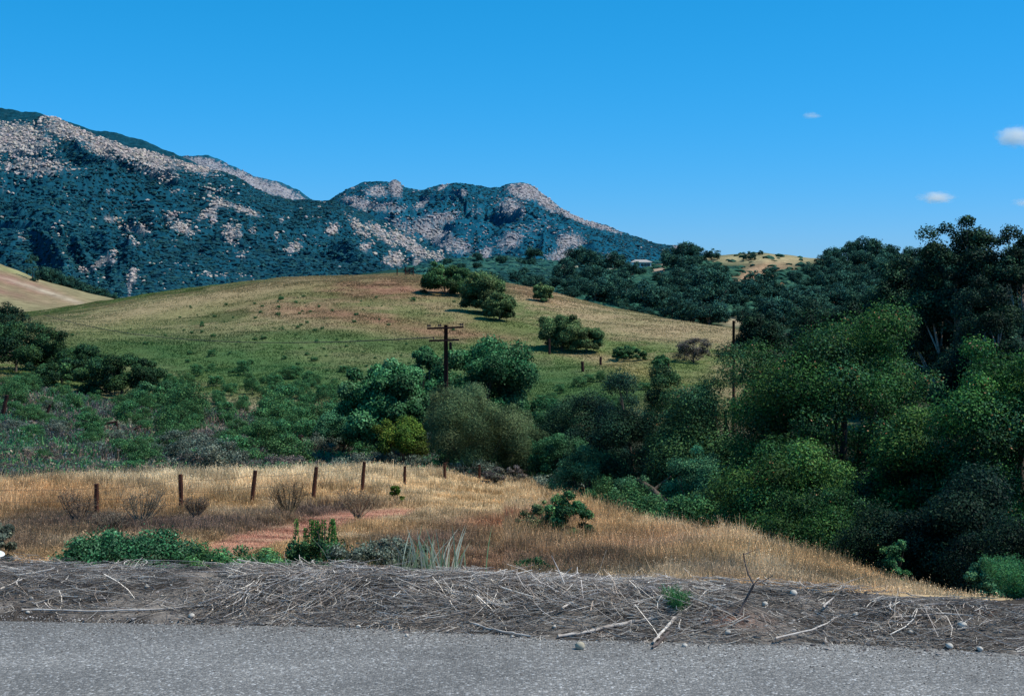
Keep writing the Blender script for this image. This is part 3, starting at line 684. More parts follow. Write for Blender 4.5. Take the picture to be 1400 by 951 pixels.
add_tree('oak_tree', 'pale green leafy small tree next to the leaning creek log', 'tree', 955, 56, 610, 110, P_TEAL * 1.2, 26000, .12, 18, zlowf=.05)
add_tree('oak_tree', 'dark tree with deep shade under it at the foot of the dry bank', 'tree', 1330, 36, 640, 230, P_DARK * .7, 60000, .12, 19, zlowf=.0, nlobe=60)
add_tree('oak_tree', 'shadowy tree between the round tree and the bank edge', 'tree', 1160, 50, 640, 220, P_DARK, 50000, .14, 20, zlowf=.0, nlobe=60)
add_tree('oak_tree', 'dark leafy skirt tree just behind the grass bank, middle of the right wood', 'tree', 1105, 42, 668, 200, P_BIG * .8, 36000, .11, 131, fleck=ORG, fleckp=.01, zlowf=.0, nlobe=60)
add_tree('oak_tree', 'dark tree behind the grass bank left of the lower end of the bank', 'tree', 1235, 37, 690, 190, P_DARK * .7, 36000, .10, 132, zlowf=.0, nlobe=60)
add_tree('oak_tree', 'very dark low tree at the lower right corner of the wood', 'tree', 1380, 29, 700, 220, P_DARK * .6, 40000, .08, 133, zlowf=.0, nlobe=60)
add_tree('oak_tree', 'green tree low behind the bank beside the fallen log', 'tree', 990, 50, 650, 130, P_OAK * .8, 26000, .11, 134, zlowf=.0, nlobe=50)
# centre group
add_tree('sycamore_tree', 'dark green broad leaved tree right behind the utility pole', 'tree', 660, 101, 460, 170, P_SYCD, 40000, .24, 21, zlowf=.03, nlobe=90, lobe=(.14, .24), aspect=.8, top=.2)
add_tree('sycamore_tree', 'light green broad leaved tree left of the utility pole', 'tree', 527, 98, 492, 150, P_SYC, 36000, .27, 22, zlowf=.1, nlobe=55, lobe=(.15, .26), aspect=.8)
add_tree('sycamore_tree', 'small light green broad leaved tree close left of the utility pole top', 'tree', 580, 112, 475, 70, P_SYC * .8, 13500, .27, 23, zlowf=.1, nlobe=30, aspect=.8)
add_tree('pepper_tree', 'olive grey drooping tree in the middle below the utility pole', 'tree', 648, 88, 522, 180, P_WILLOW, 60000, .16, 24, zlowf=.1, droop=.8, nlobe=70, lobe=(.14, .26), aspect=.3)
add_tree('pepper_tree', 'smaller olive drooping tree at the right shoulder of the olive tree', 'tree', 718, 90, 560, 75, P_WILLOW * .85, 22000, .16, 25, zlowf=.1, droop=1.2, aspect=.3)
add_tree('lemon_tree', 'small round yellow green tree behind the wire fence', 'tree', 549, 83, 572, 78, P_YEL, 20000, .18, 26, zlowf=.22, nlobe=36, lobe=(.22, .36))
add_tree('willow_shrub', 'blue green willowy shrub at the right end of the fence', 'shrub', 805, 74, 606, 110, P_TEAL * 1.25, 26000, .13, 27, zlowf=.02, droop=.3, stem='stems')
add_tree('willow_shrub', 'low blue green shrub beside the log at the top of the dry bank', 'shrub', 862, 62, 650, 90, P_TEAL, 20000, .12, 28, zlowf=.02, stem='stems')
add_tree('willow_shrub', 'dense green shrub right of the small drooping tree', 'shrub', 762, 84, 590, 80, P_SYC * .75, 18000, .16, 29, zlowf=.02, stem='stems')
add_tree('oak_tree', 'mid green oak behind the drooping trees at the meadow edge', 'tree', 758, 108, 548, 80, P_SYCD, 16000, .18, 30, zlowf=.05)
add_tree('oak_tree', 'dark oak standing in the gap left of the shaded oak', 'tree', 838, 84, 560, 70, P_DARK, 20000, .15, 31, zlowf=.02)
add_tree('oak_tree', 'low bright green tree above the brush at the creek, left of the pole trees', 'tree', 470, 106, 560, 90, P_TEAL * 1.1, 16000, .18, 32, zlowf=.03)
# left oaks
add_tree('oak_tree', 'dark oak at the left edge above the brushy knoll', 'tree', 22, 150, 440, 150, P_OAK * .8, 26000, .26, 41, zlowf=.02, nlobe=45)
add_tree('oak_tree', 'darkest oak mass at the far left below the tan hill', 'tree', -5, 185, 412, 90, P_DARK, 9000, .3, 42, zlowf=.02)
add_tree('oak_tree', 'round dark oak in the middle of the left oak row', 'tree', 112, 150, 470, 66, P_OAK * .8, 12000, .26, 43, zlowf=.02)
add_tree('oak_tree', 'wide dark oak at the right end of the left oak row', 'tree', 166, 138, 484, 118, P_OAK * .85, 26000, .24, 44, zlowf=.02, nlobe=45)
add_tree('oak_tree', 'low oak filling the gap between the left oaks', 'tree', 84, 142, 490, 100, P_OAK * .9, 12000, .25, 45, zlowf=.02)
add_tree('willow_shrub', 'light green bush at the foot of the left oak row', 'shrub', 212, 127, 520, 84, P_SYC * .75, 15000, .2, 46, zlowf=.0, stem='stems')
add_tree('oak_tree', 'tiny dark round tree standing on the tan hill crest', 'tree', 45, 455, 347, 26, P_HAZE, 1500, .8, 47, zlowf=.05, dz=0)
add_tree('oak_tree', 'dark oak between the far left oak and the round middle oak', 'tree', 72, 156, 468, 70, P_OAK * .75, 12000, .25, 48, zlowf=.02)
# hill bushes
add_tree('oak_tree', 'round dark oak on the hill crest beside the dark gate', 'tree', 608, -403, 357, 70, P_HILLB, 24000, .38, 51, zlowf=.02, nlobe=45)
add_tree('oak_tree', 'taller grey green oak in the middle of the hillside oak group', 'tree', 660, -428, 372, 62, P_OLV * .75, 22000, .38, 52, zlowf=.02, nlobe=45)
add_tree('oak_tree', 'lowest green oak of the hillside oak group', 'tree', 683, -438, 400, 44, P_OLV * .7, 14000, .38, 53, zlowf=.02)
add_tree('oak_tree', 'small lone round bush on the hill crest right of the oak group', 'tree', 742, -412, 387, 30, P_OLV, 9000, .38, 54, zlowf=.02)
add_tree('oak_tree', 'grey green oak on the lower right slope of the hill', 'tree', 768, -480, 430, 66, P_OLV * .75, 22000, .3, 55, zlowf=.02)
add_tree('oak_tree', 'low spreading oak touching the grey green slope oak', 'tree', 802, -482, 448, 52, P_OLV * .8, 14000, .3, 56, zlowf=.02)
add_tree('willow_shrub', 'low dark bush beside the fence posts on the hill slope', 'shrub', 860, -492, 473, 48, P_HILLB, 9000, .26, 57, zlowf=.0, stem='stems')
add_tree('willow_shrub', 'small green bush next to the weathered stump on the slope', 'shrub', 903, -503, 485, 24, P_GRN * .8, 5000, .24, 58, zlowf=.0, stem='stems')
add_tree('sage_shrub', 'grey twiggy shrub in front of the bare reddish pole', 'shrub', 948, -496, 460, 56, P_PURP * .9, 4500, .22, 59, zlowf=.0, stem='stems', nlimb=20, hollow=.3)
# eucalyptus wood on the right
add_tree('eucalyptus_tree', 'tallest airy eucalyptus whose top rises into the sky', 'tree', 1312, 130, 296, 150, P_DARK * 1.25, 42000, .30, 61, zlowf=.15, nlobe=130, lobe=(.15, .26), tm=M_palebark, nlimb=18)
add_tree('eucalyptus_tree', 'airy eucalyptus at the right picture edge', 'tree', 1400, 126, 308, 120, P_DARK * 1.25, 32000, .30, 62, zlowf=.12, nlobe=110, lobe=(.15, .26), tm=M_palebark, nlimb=16)
add_tree('eucalyptus_tree', 'dense lower eucalyptus left of the tallest one', 'tree', 1235, 140, 350, 125, P_DARK * 1.2, 36000, .32, 63, zlowf=.02, nlobe=80, lobe=(.17, .27), tm=M_palebark, nlimb=12)
add_tree('eucalyptus_tree', 'dark tree filling in under the tallest eucalyptus', 'tree', 1345, 112, 378, 160, P_DARK * 1.1, 34000, .30, 64, zlowf=.05, nlobe=60, lobe=(.18, .3), tm=M_palebark)
add_tree('oak_tree', 'dark rounded tree between the lower eucalyptus and the orange flecked tree', 'tree', 1175, 165, 392, 110, P_DARK * 1.2, 22000, .34, 65, zlowf=.03)
add_tree('oak_tree', 'dark oak beyond the bare reddish pole', 'tree', 1040, 200, 425, 80, P_DARK * 1.1, 12000, .36, 66, zlowf=.02)
add_tree('oak_tree', 'dark oak beneath the tan clearing at the wood edge', 'tree', 1110, 190, 410, 90, P_DARK * 1.1, 14000, .36, 67, zlowf=.02)

# --- oaks on the far wooded hills: copies of four kinds
protos = []
for k in range(5):
    e = empty('oak_tree', (0, 0, 0)); rng = np.random.RandomState(200 + k)
    hh = 8.0; ww = [5.2, 4.6, 6.0, 4.4, 5.4][k]
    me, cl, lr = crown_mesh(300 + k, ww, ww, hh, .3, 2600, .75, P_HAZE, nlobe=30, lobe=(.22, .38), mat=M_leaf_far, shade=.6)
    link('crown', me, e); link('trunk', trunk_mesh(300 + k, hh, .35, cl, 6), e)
    tag(e, 'dark round oak in the wood on the far hillside', 'tree', 'oaks covering the wooded hill'); protos.append(e)
used = [False] * 5
def hill_oak(d, u, p, s, k, label, group, wid=1.0):
    U = d['U']; i = int(np.clip(np.interp(u, U, np.arange(len(U))), 0, len(U) - 1)); col = d['P'][i]
    j = int(np.argmax(col <= p)) if (col <= p).any() else int(np.argmin(col))
    c = d['co'][i, j]; loc = (float(c[0]), float(c[1]), float(c[2]) - .3)
    rz = random.uniform(0, 6.28); sc = (s * wid, s * wid, s)
    if not used[k]:
        e = protos[k]; e.location = loc; e.rotation_euler = (0, 0, rz); e.scale = sc; e['label'] = label; e['group'] = group; used[k] = True
    else: e = copy_thing(protos[k], loc, rz, sc, label, group)
    return e
random.seed(5); n = 0
pts = []
for row, p in enumerate(np.linspace(352, 446, 11)):
    u = 775 + random.uniform(0, 10)
    while u < 1330:
        uu = u + random.uniform(-5, 5); pp = p + random.uniform(-4, 4)
        skip = False
        for (cu, cp, ru, rp, an) in ((1025, 378, 22, 16, -30), (876, 358, 22, 9, 0), (1048, 370, 18, 8, -10), (1050, 350, 70, 5, 0), (902, 374, 9, 10, 25), (925, 380, 8, 6, 0), (1058, 395, 14, 7, -20), (1010, 446, 20, 5, 0), (885, 396, 5, 7, 0)):
            if gauss(np.array([uu]), np.array([pp]), cu, cp, ru, rp, an)[0] > .22: skip = True
        limit = smooth_interp(np.array([uu]), [(760, 385), (830, 372), (870, 362), (930, 352), (970, 354), (980, 372), (1000, 378), (1060, 380), (1105, 374), (1125, 360), (1180, 352), (1400, 352)])[0]
        low = smooth_interp(np.array([uu]), [(760, 412), (800, 418), (860, 436), (950, 450), (1000, 460), (1400, 450)])[0]
        if pp < limit or pp > low or uu < 790 and pp < 385: skip = True
        if not skip: pts.append((uu, pp))
        u += random.uniform(20, 36)
for (uu, pp) in pts:
    n += 1
    hill_oak(dh3, uu, pp, random.uniform(.4, 1.05) * (.6 if 965 < uu < 1120 and pp < 405 else 1), n % 5, 'dark round oak among the wood covering the hill behind the grassy hill', 'oaks covering the wooded hill', random.uniform(.95, 1.2))
for (uu, pp, s, lab) in ((940, 356, .95, 'big dark oak on the skyline where the middle mountain ends'), (1025, 357, .5, 'lone dark oak on the bare tan skyline'), (1040, 349, .25, 'tiny bush on the bare tan skyline'), (1165, 356, 1.0, 'dark oak on the skyline right of the tan crest'), (1185, 354, 1.25, 'tall dark oak on the skyline nearest the eucalyptus'), (1140, 360, .8, 'lower dark oak on the skyline beside the tan crest'), (974, 356, .6, 'dark oak at the left end of the tan crest')):
    n += 1; hill_oak(dh3, uu, pp, s, n % 5, lab, 'oaks on the skyline')
for i in range(42):
    uu = random.uniform(590, 880); pp = random.uniform(358, 400) + max(0, (uu - 700)) * .08
    if abs(uu - 780) < 20 and abs(pp - 368) < 12 or abs(uu - 852) < 28 and abs(pp - 378) < 12: continue
    n += 1; hill_oak(dh2, uu, pp, random.uniform(.7, 1.1), n % 5, 'small hazy oak on the distant slope below the middle mountain', 'oaks on the distant slope')
for (uu, pp, s) in ((790, 362, 1.7), (803, 362, 1.6), (810, 372, 1.9), (735, 358, 1.3), (778, 375, 1.4), (775, 384, 1.5)):
    n += 1; hill_oak(dh2, uu, pp, s, n % 5, 'tall dark tree standing above the distant road cut', 'tall trees by the distant road cut')
for i in range(20):
    uu = 62 + i * 5.4 + random.uniform(-2, 2); 
    x = wx(uu, 480); zz = wz(smooth_interp(np.array([uu]), [(0, 366), (50, 382), (150, 409), (260, 440)])[0], 480)
    e = copy_thing(protos[i % 5], (x, 480, zz - 1.6), random.uniform(0, 6), (.7, .7, random.uniform(.6, .95) * (1.1 - i / 32)), 'dark bush in the belt along the tan hill crest', 'bushes along the tan hill crest')

# --- scrub bushes of the valley, as copies
def proto_bush(name, label, cat, seed, palette, nleaf, lsize, w, h, mat=None, **kw):
    e = empty(name, (0, 0, 0)); tag(e, label, cat)
    me, cl, lr = crown_mesh(seed, w, w, h, 0.0, nleaf, lsize, palette, mat=mat, **kw)
    link('foliage', me, e); link('stems', trunk_mesh(seed, h, .03, cl, 14), e)
    e['_n'] = 0
    return e
def place(e, x, Y, s, sz, label, group, rz=None):
    z = gz(x, Y) - .05; rz = random.uniform(0, 6.28) if rz is None else rz
    if e['_n'] == 0:
        e['_n'] = 1; e.location = (x, Y, z); e.rotation_euler = (0, 0, rz); e.scale = (s, s, sz); e['label'] = label; e['group'] = group; return e
    return copy_thing(e, (x, Y, z), rz, (s, s, sz), label, group)
sage = [proto_bush('sage_shrub', '', 'shrub', 400 + k, P_SAGE * (.9 + .1 * k), 4200, .085, 1.1, 1.4, nlobe=22, lobe=(.25, .45), hollow=.4) for k in range(2)]
purp = [proto_bush('sage_shrub', '', 'shrub', 410 + k, P_PURP, 3600, .075, 1.0, 1.0, nlobe=22, lobe=(.25, .45), hollow=.3) for k in range(2)]
grn = [proto_bush('green_shrub', '', 'shrub', 420 + k, P_GRN * (.8 + .15 * k), 4200, .11, 1.1, 1.9, nlobe=22, lobe=(.25, .42), hollow=.5) for k in range(2)]
teal = [proto_bush('coyote_brush', '', 'shrub', 430 + k, P_TEAL * C(1.1, 1.0, .75), 4200, .10, 1.15, 1.9, nlobe=22, lobe=(.25, .42), hollow=.5) for k in range(2)]
dry = [proto_bush('dry_shrub', '', 'shrub', 440 + k, P_DRY, 1100, .07, .9, 1.0, nlobe=22, lobe=(.25, .45), hollow=.2) for k in range(2)]
random.seed(8)
cnt = 0
def back_Y(u, k=5): return float(np.interp(u, UG, KYf[:, k]))
for i in range(230):
    u = random.uniform(-60, 760)
    y0 = back_Y(u) + 3
    y1 = 132 if u > 230 else 116
    Y = y0 + (y1 - y0) * random.random() ** .9
    t = (Y - y0) / (y1 - y0); x = wx(u, Y); r = random.random()
    if t < .3: kind = purp if r < .4 else sage if r < .7 else grn if r < .8 else dry if r < .9 else teal
    elif t < .6: kind = sage if r < .4 else teal if r < .7 else grn if r < .9 else purp
    else: kind = grn if r < .45 else teal if r < .85 else sage
    s = random.uniform(.7, 1.5) * (1.15 if u > 230 else .7)
    nm = {id(purp): ('greyish purple brush in the valley scrub behind the dry field', 'purple grey bushes in the valley scrub'), id(sage): ('grey green sage bush in the valley scrub', 'sage bushes in the valley scrub'),
          id(grn): ('bright green leafy bush in the valley scrub', 'bright green bushes in the valley scrub'), id(teal): ('blue green bush in the valley scrub', 'blue green bushes in the valley scrub'), id(dry): ('dry brown bush in the valley scrub', 'dry brown bushes in the valley scrub')}[id(kind)]
    place(kind[i % 2], x, Y, s, s * random.uniform(.75, 1.1), nm[0], nm[1])
# small dark plants dotted over the hill
for i in range(150):
    u = random.gauss(380, 110); Y = random.uniform(150, 255)
    p = project(wx(u, Y), Y, gz(wx(u, Y), Y))[1]
    if not (60 < u < 900): continue
    s = random.uniform(.12, .25 + .3 * random.random()) * (1.4 if Y < 185 else 1)
    place(grn[i % 2], wx(u, Y), Y, s, s * .8, 'small green plant dotting the grassy hillside', 'small plants dotted over the hill')
for i in range(60):
    u = random.uniform(230, 620); Y = random.uniform(132, 165)
    place((grn if i % 3 else teal)[i % 2], wx(u, Y), Y, random.uniform(.5, 1.0), random.uniform(.6, 1.0), 'green bush at the foot of the grassy hill', 'green bushes at the foot of the hill')
for i in range(26):
    u = random.uniform(700, 930); Y = random.uniform(130, 170)
    place((grn if i % 2 else teal)[i % 2], wx(u, Y), Y, random.uniform(.45, .9), random.uniform(.45, .8), 'low green bush on the meadow slope above the creek oaks', 'low bushes on the meadow above the creek')
# low filling scrub under the creek trees
for i in range(18):
    u = random.uniform(740, 960); k5 = back_Y(u); Y = k5 + random.uniform(1.5, 12)
    place((teal if i % 3 else grn)[i % 2], wx(u, Y), Y, random.uniform(.8, 1.5), random.uniform(.8, 1.3), 'dark bush in the shade under the creek trees', 'bushes under the creek trees')

# ------------------------------------------------------------------ grasses
def blades(seed, x, Y, z, h, w, col, lean=.35, seedhead=0.0, headcol=None, basedark=.55):
    """one bent blade per point, 5 verts: 2 quads + tip as quads"""
    rng = np.random.RandomState(seed); n = len(x)
    a = rng.uniform(0, 6.283, n); dx, dy = np.cos(a), np.sin(a)
    face = rng.uniform(-.7, .7, n); bx, by = np.cos(face), np.sin(face)
    l = rng.uniform(.05, 1, n) * lean * h
    V = np.zeros((n, 6, 3))
    for k, (f, wf, lf) in enumerate(((0, 1, 0), (.55, .8, .3), (1, .15, 1))):
        cx = x + dx * l * lf; cy = Y + dy * l * lf; cz = z + h * f * (1 - .1 * lf)
        V[:, 2 * k, 0] = cx - bx * w * wf * .5; V[:, 2 * k, 1] = cy - by * w * wf * .5; V[:, 2 * k, 2] = cz
        V[:, 2 * k + 1, 0] = cx + bx * w * wf * .5; V[:, 2 * k + 1, 1] = cy + by * w * wf * .5; V[:, 2 * k + 1, 2] = cz
    b = np.arange(n)[:, None] * 6
    P = np.concatenate([b + [0, 1, 3, 2], b + [2, 3, 5, 4]], 1).reshape(-1, 4)
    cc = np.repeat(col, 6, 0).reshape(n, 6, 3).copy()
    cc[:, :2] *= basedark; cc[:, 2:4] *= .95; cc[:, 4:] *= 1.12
    V = V.reshape(-1, 3); cc = cc.reshape(-1, 3)
    if seedhead:
        m = rng.rand(n) < seedhead; k = m.sum()
        tip = np.stack([x + dx * l, Y + dy * l, z + h * .9 + rng.uniform(-.12, .02, n) * h], 1)[m]
        reps = 2
        tip = np.repeat(tip, reps, 0) + rng.normal(size=(k * reps, 3)) * (np.repeat(h[m], reps)[:, None] * .07)
        nr = rng.normal(size=(k * reps, 3)); nr[:, 1] -= 1.0; nr /= np.linalg.norm(nr, axis=1, keepdims=True)
        LV, LP = leaf_quads(rng, tip, nr, np.repeat(w[m] * 1.9, reps) * rng.uniform(.7, 1.4, k * reps), .5)
        hc = np.repeat(col[m], reps, 0) * 1.25 + .02 if headcol is None else np.tile(headcol, (k * reps, 1))
        P = np.concatenate([P, LP + len(V)]); V = np.concatenate([V, LV]); cc = np.concatenate([cc, np.repeat(hc, 4, 0)])
    return V, P, cc
def sample_region(rng, n, u0, u1, ylo, yhi, power=1.0):
    u = rng.uniform(u0, u1, n); lo = ylo(u) if callable(ylo) else np.full(n, ylo); hi = yhi(u) if callable(yhi) else np.full(n, yhi)
    t = rng.rand(n) ** power
    iy = 1 / (1 / lo + (1 / hi - 1 / lo) * t)      # even over the view of the ground
    mix = rng.rand(n) < .5
    Y = np.where(mix, iy, lo + (hi - lo) * rng.rand(n))
    return u, Y
rng = np.random.RandomState(31)
fieldback = lambda u: np.interp(u, UG, KYf[:, 5]) + 2.0
u, Y = sample_region(rng, 620000, -160, 1560, 12.0, fieldback)
x = wx(u, Y); z = ground_z(x, Y); uu, pp = project(x, Y, z)
c = ground_color(x, Y, z)
tr = np.maximum(gauss(uu, pp, 330, 745, 90, 17, -14), np.maximum(gauss(uu, pp, 420, 724, 95, 16, -14), gauss(uu, pp, 510, 706, 70, 10, -8)))
short = sstep(.25, .5, tr)
tall = rng.rand(len(x)) < .10; keep = rng.rand(len(x)) < (1 - .25 * short)
x, Y, z, c, uu, pp, short, tall = [a[keep] for a in (x, Y, z, c, uu, pp, short, tall)]
patch = fbm(x * .5, Y * .5, 3)
lowg = .42 + .58 * sstep(20, 38, Y + (uu - 700) * .022 * (uu > 700) * 1.0)
yf = np.interp(uu, [-60, 132, 248, 343, 427, 494, 553, 608, 655, 720], [44, 47, 50, 54, 58, 63, 68.5, 74, 80, 86]); lowg = lowg * np.where(uu < 690, .5 + .5 * sstep(0, 5, Y - yf), 1)
h = (.28 + .5 * patch) * rng.uniform(.6, 1.25, len(x)) * (1 - .72 * short) * lowg * np.where(tall, 1.35, 1) * np.interp(uu, [950, 1200, 1400], [1, .6, .32]) * (.7 + .6 * fbm(x * .35 + 12, Y * .35, 2))
w = (.004 + .00022 * Y) * rng.uniform(.7, 1.4, len(x))
c = c * rng.uniform(.6, 1.4, len(x))[:, None] * 1.3 * (.55 + .95 * sstep(.25, .75, fbm(x * 1.3, Y * .8 + 3, 3)))[:, None]
g = rng.rand(len(x)) < .05; c[g] = c[g] * .4 + C(.08, .12, .04) * .6
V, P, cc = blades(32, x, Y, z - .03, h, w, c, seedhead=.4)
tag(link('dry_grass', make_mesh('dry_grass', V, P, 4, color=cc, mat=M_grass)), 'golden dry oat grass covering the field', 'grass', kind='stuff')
# hill grass
u, Y = sample_region(rng, 420000, -120, 1060, 118.0, 335.0, 1.0)
Y = np.where(rng.rand(len(Y)) < .25, 270 + rng.rand(len(Y)) * 45, Y)
x = wx(u, Y); z = ground_z(x, Y); c = ground_color(x, Y, z)
patch = fbm(x * .3 + 7, Y * .3, 3); keep = rng.rand(len(x)) < .4 + patch * .8
x, Y, z, c, patch = [a[keep] for a in (x, Y, z, c, patch)]
h = (.05 + .24 * patch) * rng.uniform(.5, 1.2, len(x)); w = (.05 + .0003 * Y) * rng.uniform(.6, 1.5, len(x))
c = c * rng.uniform(.85, 1.2, len(x))[:, None] * C(1.28, 1.34, 1.22) * (.72 + .56 * fbm(x * .08 + 20, Y * .05, 4))[:, None] * (.8 + .4 * fbm(x * .5, Y * .35, 3))[:, None]
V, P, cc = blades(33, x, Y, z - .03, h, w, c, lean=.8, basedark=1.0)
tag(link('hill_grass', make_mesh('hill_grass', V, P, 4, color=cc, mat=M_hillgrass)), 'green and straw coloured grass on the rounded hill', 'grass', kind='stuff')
# herb layer between the bushes
u, Y = sample_region(rng, 120000, -120, 800, lambda u: np.interp(u, UG, KYf[:, 5]) + 2, 128.0)
x = wx(u, Y); z = ground_z(x, Y); n1 = fbm(x * .35 + 60, Y * .35, 3); keep = rng.rand(len(x)) < sstep(.3, .6, n1)
x, Y, z, n1 = x[keep], Y[keep], z[keep], n1[keep]
pl = np.concatenate([P_SAGE, P_PURP, P_GRN, P_DRY * .8]); k = (np.clip(fbm(x * .2, Y * .2 + 9, 3) * 1.6 - .3, 0, .99) * len(pl)).astype(int)
k = np.where(rng.rand(len(k)) < .4, rng.randint(0, len(pl), len(k)), k); c = pl[k] * rng.uniform(.7, 1.3, len(k))[:, None]
V, P, cc = blades(34, x, Y, z - .02, rng.uniform(.2, .9, len(x)), rng.uniform(.04, .09, len(x)), c, lean=.5, seedhead=.6)
tag(link('scrub_ground_cover', make_mesh('scrub_ground_cover', V, P, 4, color=cc, mat=M_grass)), 'grey green low ground cover between the valley bushes', 'ground cover', kind='stuff')

# ------------------------------------------------------------------ near plants behind the verge
def near_at(u, Y, p): return wx(u, Y), Y, wz(p, Y)
def near_plant(name, label, u, Y, ptop, pbase, width, palette, nleaf, lsize, seed, zsink=.0, depth=.8, cat='plant', nlimb=18, **kw):
    x = wx(u, Y); zt = wz(ptop, Y); zb = min(gz(x, Y), wz(pbase, Y)) - zsink; h = zt - zb; w = width / F * Y / 2
    e = empty(name, (x, Y, zb)); tag(e, label, cat)
    me, cl, lr = crown_mesh(seed, w, w * depth, h, 0, nleaf, lsize, palette, **kw)
    link('foliage', me, e); link('stems', trunk_mesh(seed, h, max(.006, h * .012), cl, nlimb), e)
    return e
near_plant('leafy_weed', 'wide bushy blue green weed behind the verge, left of centre', 180, 10.3, 722, 772, 240, P_WEED, 26000, .028, 71, nlobe=70, lobe=(.25, .45))
near_plant('leafy_weed', 'low green weed tapering off the right side of the bushy weed', 290, 10.2, 745, 775, 120, P_GRN * .9, 9000, .026, 72, nlobe=40)
near_plant('leafy_weed', 'dark mounded green weed under the upright stalks', 432, 9.9, 742, 785, 160, P_OAK * 1.3, 18000, .025, 73, nlobe=50)
near_plant('leafy_weed', 'greyish green weed patch beside the pale grass clump', 520, 9.8, 732, 790, 140, P_SAGE * .95, 11000, .025, 74, nlobe=40, hollow=.3)
near_plant('leafy_weed', 'dim brown green weed at the left picture edge', 0, 16, 712, 760, 60, P_SAGE * .6, 7000, .04, 75, nlobe=30)
near_plant('leafy_bush', 'lone green bush in the brown grass of the field', 775, 37, 672, 730, 75, P_GRN * .75, 10000, .08, 76, nlobe=30, cat='bush')
near_plant('leafy_bush', 'thin olive bush leaning against the lone green bush', 740, 38, 685, 725, 70, P_WILLOW * .9, 5000, .07, 77, nlobe=30, hollow=.2, cat='bush')
near_plant('leafy_weed', 'tiny yellow green sprout near the third fence post from the end', 541, 55, 664, 690, 22, P_YEL, 1500, .09, 78, nlobe=14)
near_plant('sage_shrub', 'purple grey sage bush past the end of the wire fence', 690, 76, 636, 668, 75, P_PURP, 6000, .1, 79, nlobe=26, hollow=.3, cat='shrub')
near_plant('sage_shrub', 'dull green shrub among the dark weeds at the field edge', 730, 22, 760, 790, 60, P_GRN * .5, 3000, .04, 80, hollow=.2, cat='shrub')
near_plant('leafy_bush', 'small yellow green bush at the foot of the dark right trees', 1222, 30, 738, 775, 46, P_GRN * .9, 5000, .07, 81, cat='bush')
near_plant('leafy_bush', 'blue green bush at the lower end of the dry bank', 1345, 19, 762, 800, 60, P_TEAL * 1.1, 8000, .045, 82, cat='bush')
# dry twiggy shrubs by the fence
def dry_shrub(label, u, Y, ptop, pbase, width, seed, col=(.15, .11, .10), n=40, leafp=np.concatenate([P_DRY * .6, P_SAGE * .6])):
    rng = np.random.RandomState(seed); x = wx(u, Y); z = gz(x, Y); h = wz(ptop, Y) - z; w = width / F * Y / 2
    e = empty('dry_shrub', (x, Y, z)); tag(e, label, 'shrub'); T = Tubes(); tips = []
    for i in range(n):
        a = rng.uniform(0, 6.28); r = rng.uniform(.3, 1) * w; top = np.array([r * math.cos(a), r * math.sin(a) * .7, h * rng.uniform(.55, 1)])
        mid = top * .5 + np.array([r * .2 * math.cos(a), 0, .08 * h])
        T.tube([np.array([0, 0, 0]) + rng.normal(size=3) * .03, mid, top], [.013, .009, .004], 4); 
        for k in range(5):
            b = mid + (top - mid) * rng.rand(); t = b + rdir(rng, 1, .1)[0] * h * rng.uniform(.15, .3); T.tube([b, (b + t) / 2 + rng.normal(size=3) * .01, t], [.007, .005, .003], 4, cap=False); tips += [t, (b + t) / 2]
    link('branches', T.mesh('branches', mat_noise('dry_shrub_wood', tuple(c * f for c, f in zip(col, (.6, .58, .45))), tuple(c * f for c, f in zip(col, (1.7, 1.65, 1.3))), scale=10, bump=.2)), e)
    tips = np.array(tips); k = 1400; i = rng.randint(0, len(tips), k); cen = tips[i] + rng.normal(size=(k, 3)) * h * .06
    nr = rng.normal(size=(k, 3)); nr /= np.linalg.norm(nr, axis=1, keepdims=True)
    V, P = leaf_quads(rng, cen, nr, rng.uniform(.015, .035, k) * Y / 40, .5)
    link('foliage', make_mesh('foliage', V, P, 4, color=np.repeat(leafp[rng.randint(0, len(leafp), k)], 4, 0), mat=M_leaf), e)
dry_shrub('bare twiggy shrub left of the leftmost fence post', 108, 40, 674, 712, 62, 91)
dry_shrub('grey feathery dry shrub between the two leftmost fence posts', 192, 40, 670, 712, 80, 92, col=(.2, .17, .15))
dry_shrub('brown twiggy shrub behind the third and fourth fence posts', 395, 46, 656, 700, 56, 93, col=(.13, .10, .075))
dry_shrub('spindly brown shrub just right of the second fence post', 268, 44, 680, 708, 44, 94)
dry_shrub('arching dry shrub in front of the fifth fence post', 490, 47, 668, 700, 62, 95, col=(.22, .17, .14))
dry_shrub('faint grey dry shrub in front of the pink strip', 150, 33, 700, 735, 50, 96, col=(.18, .15, .14))
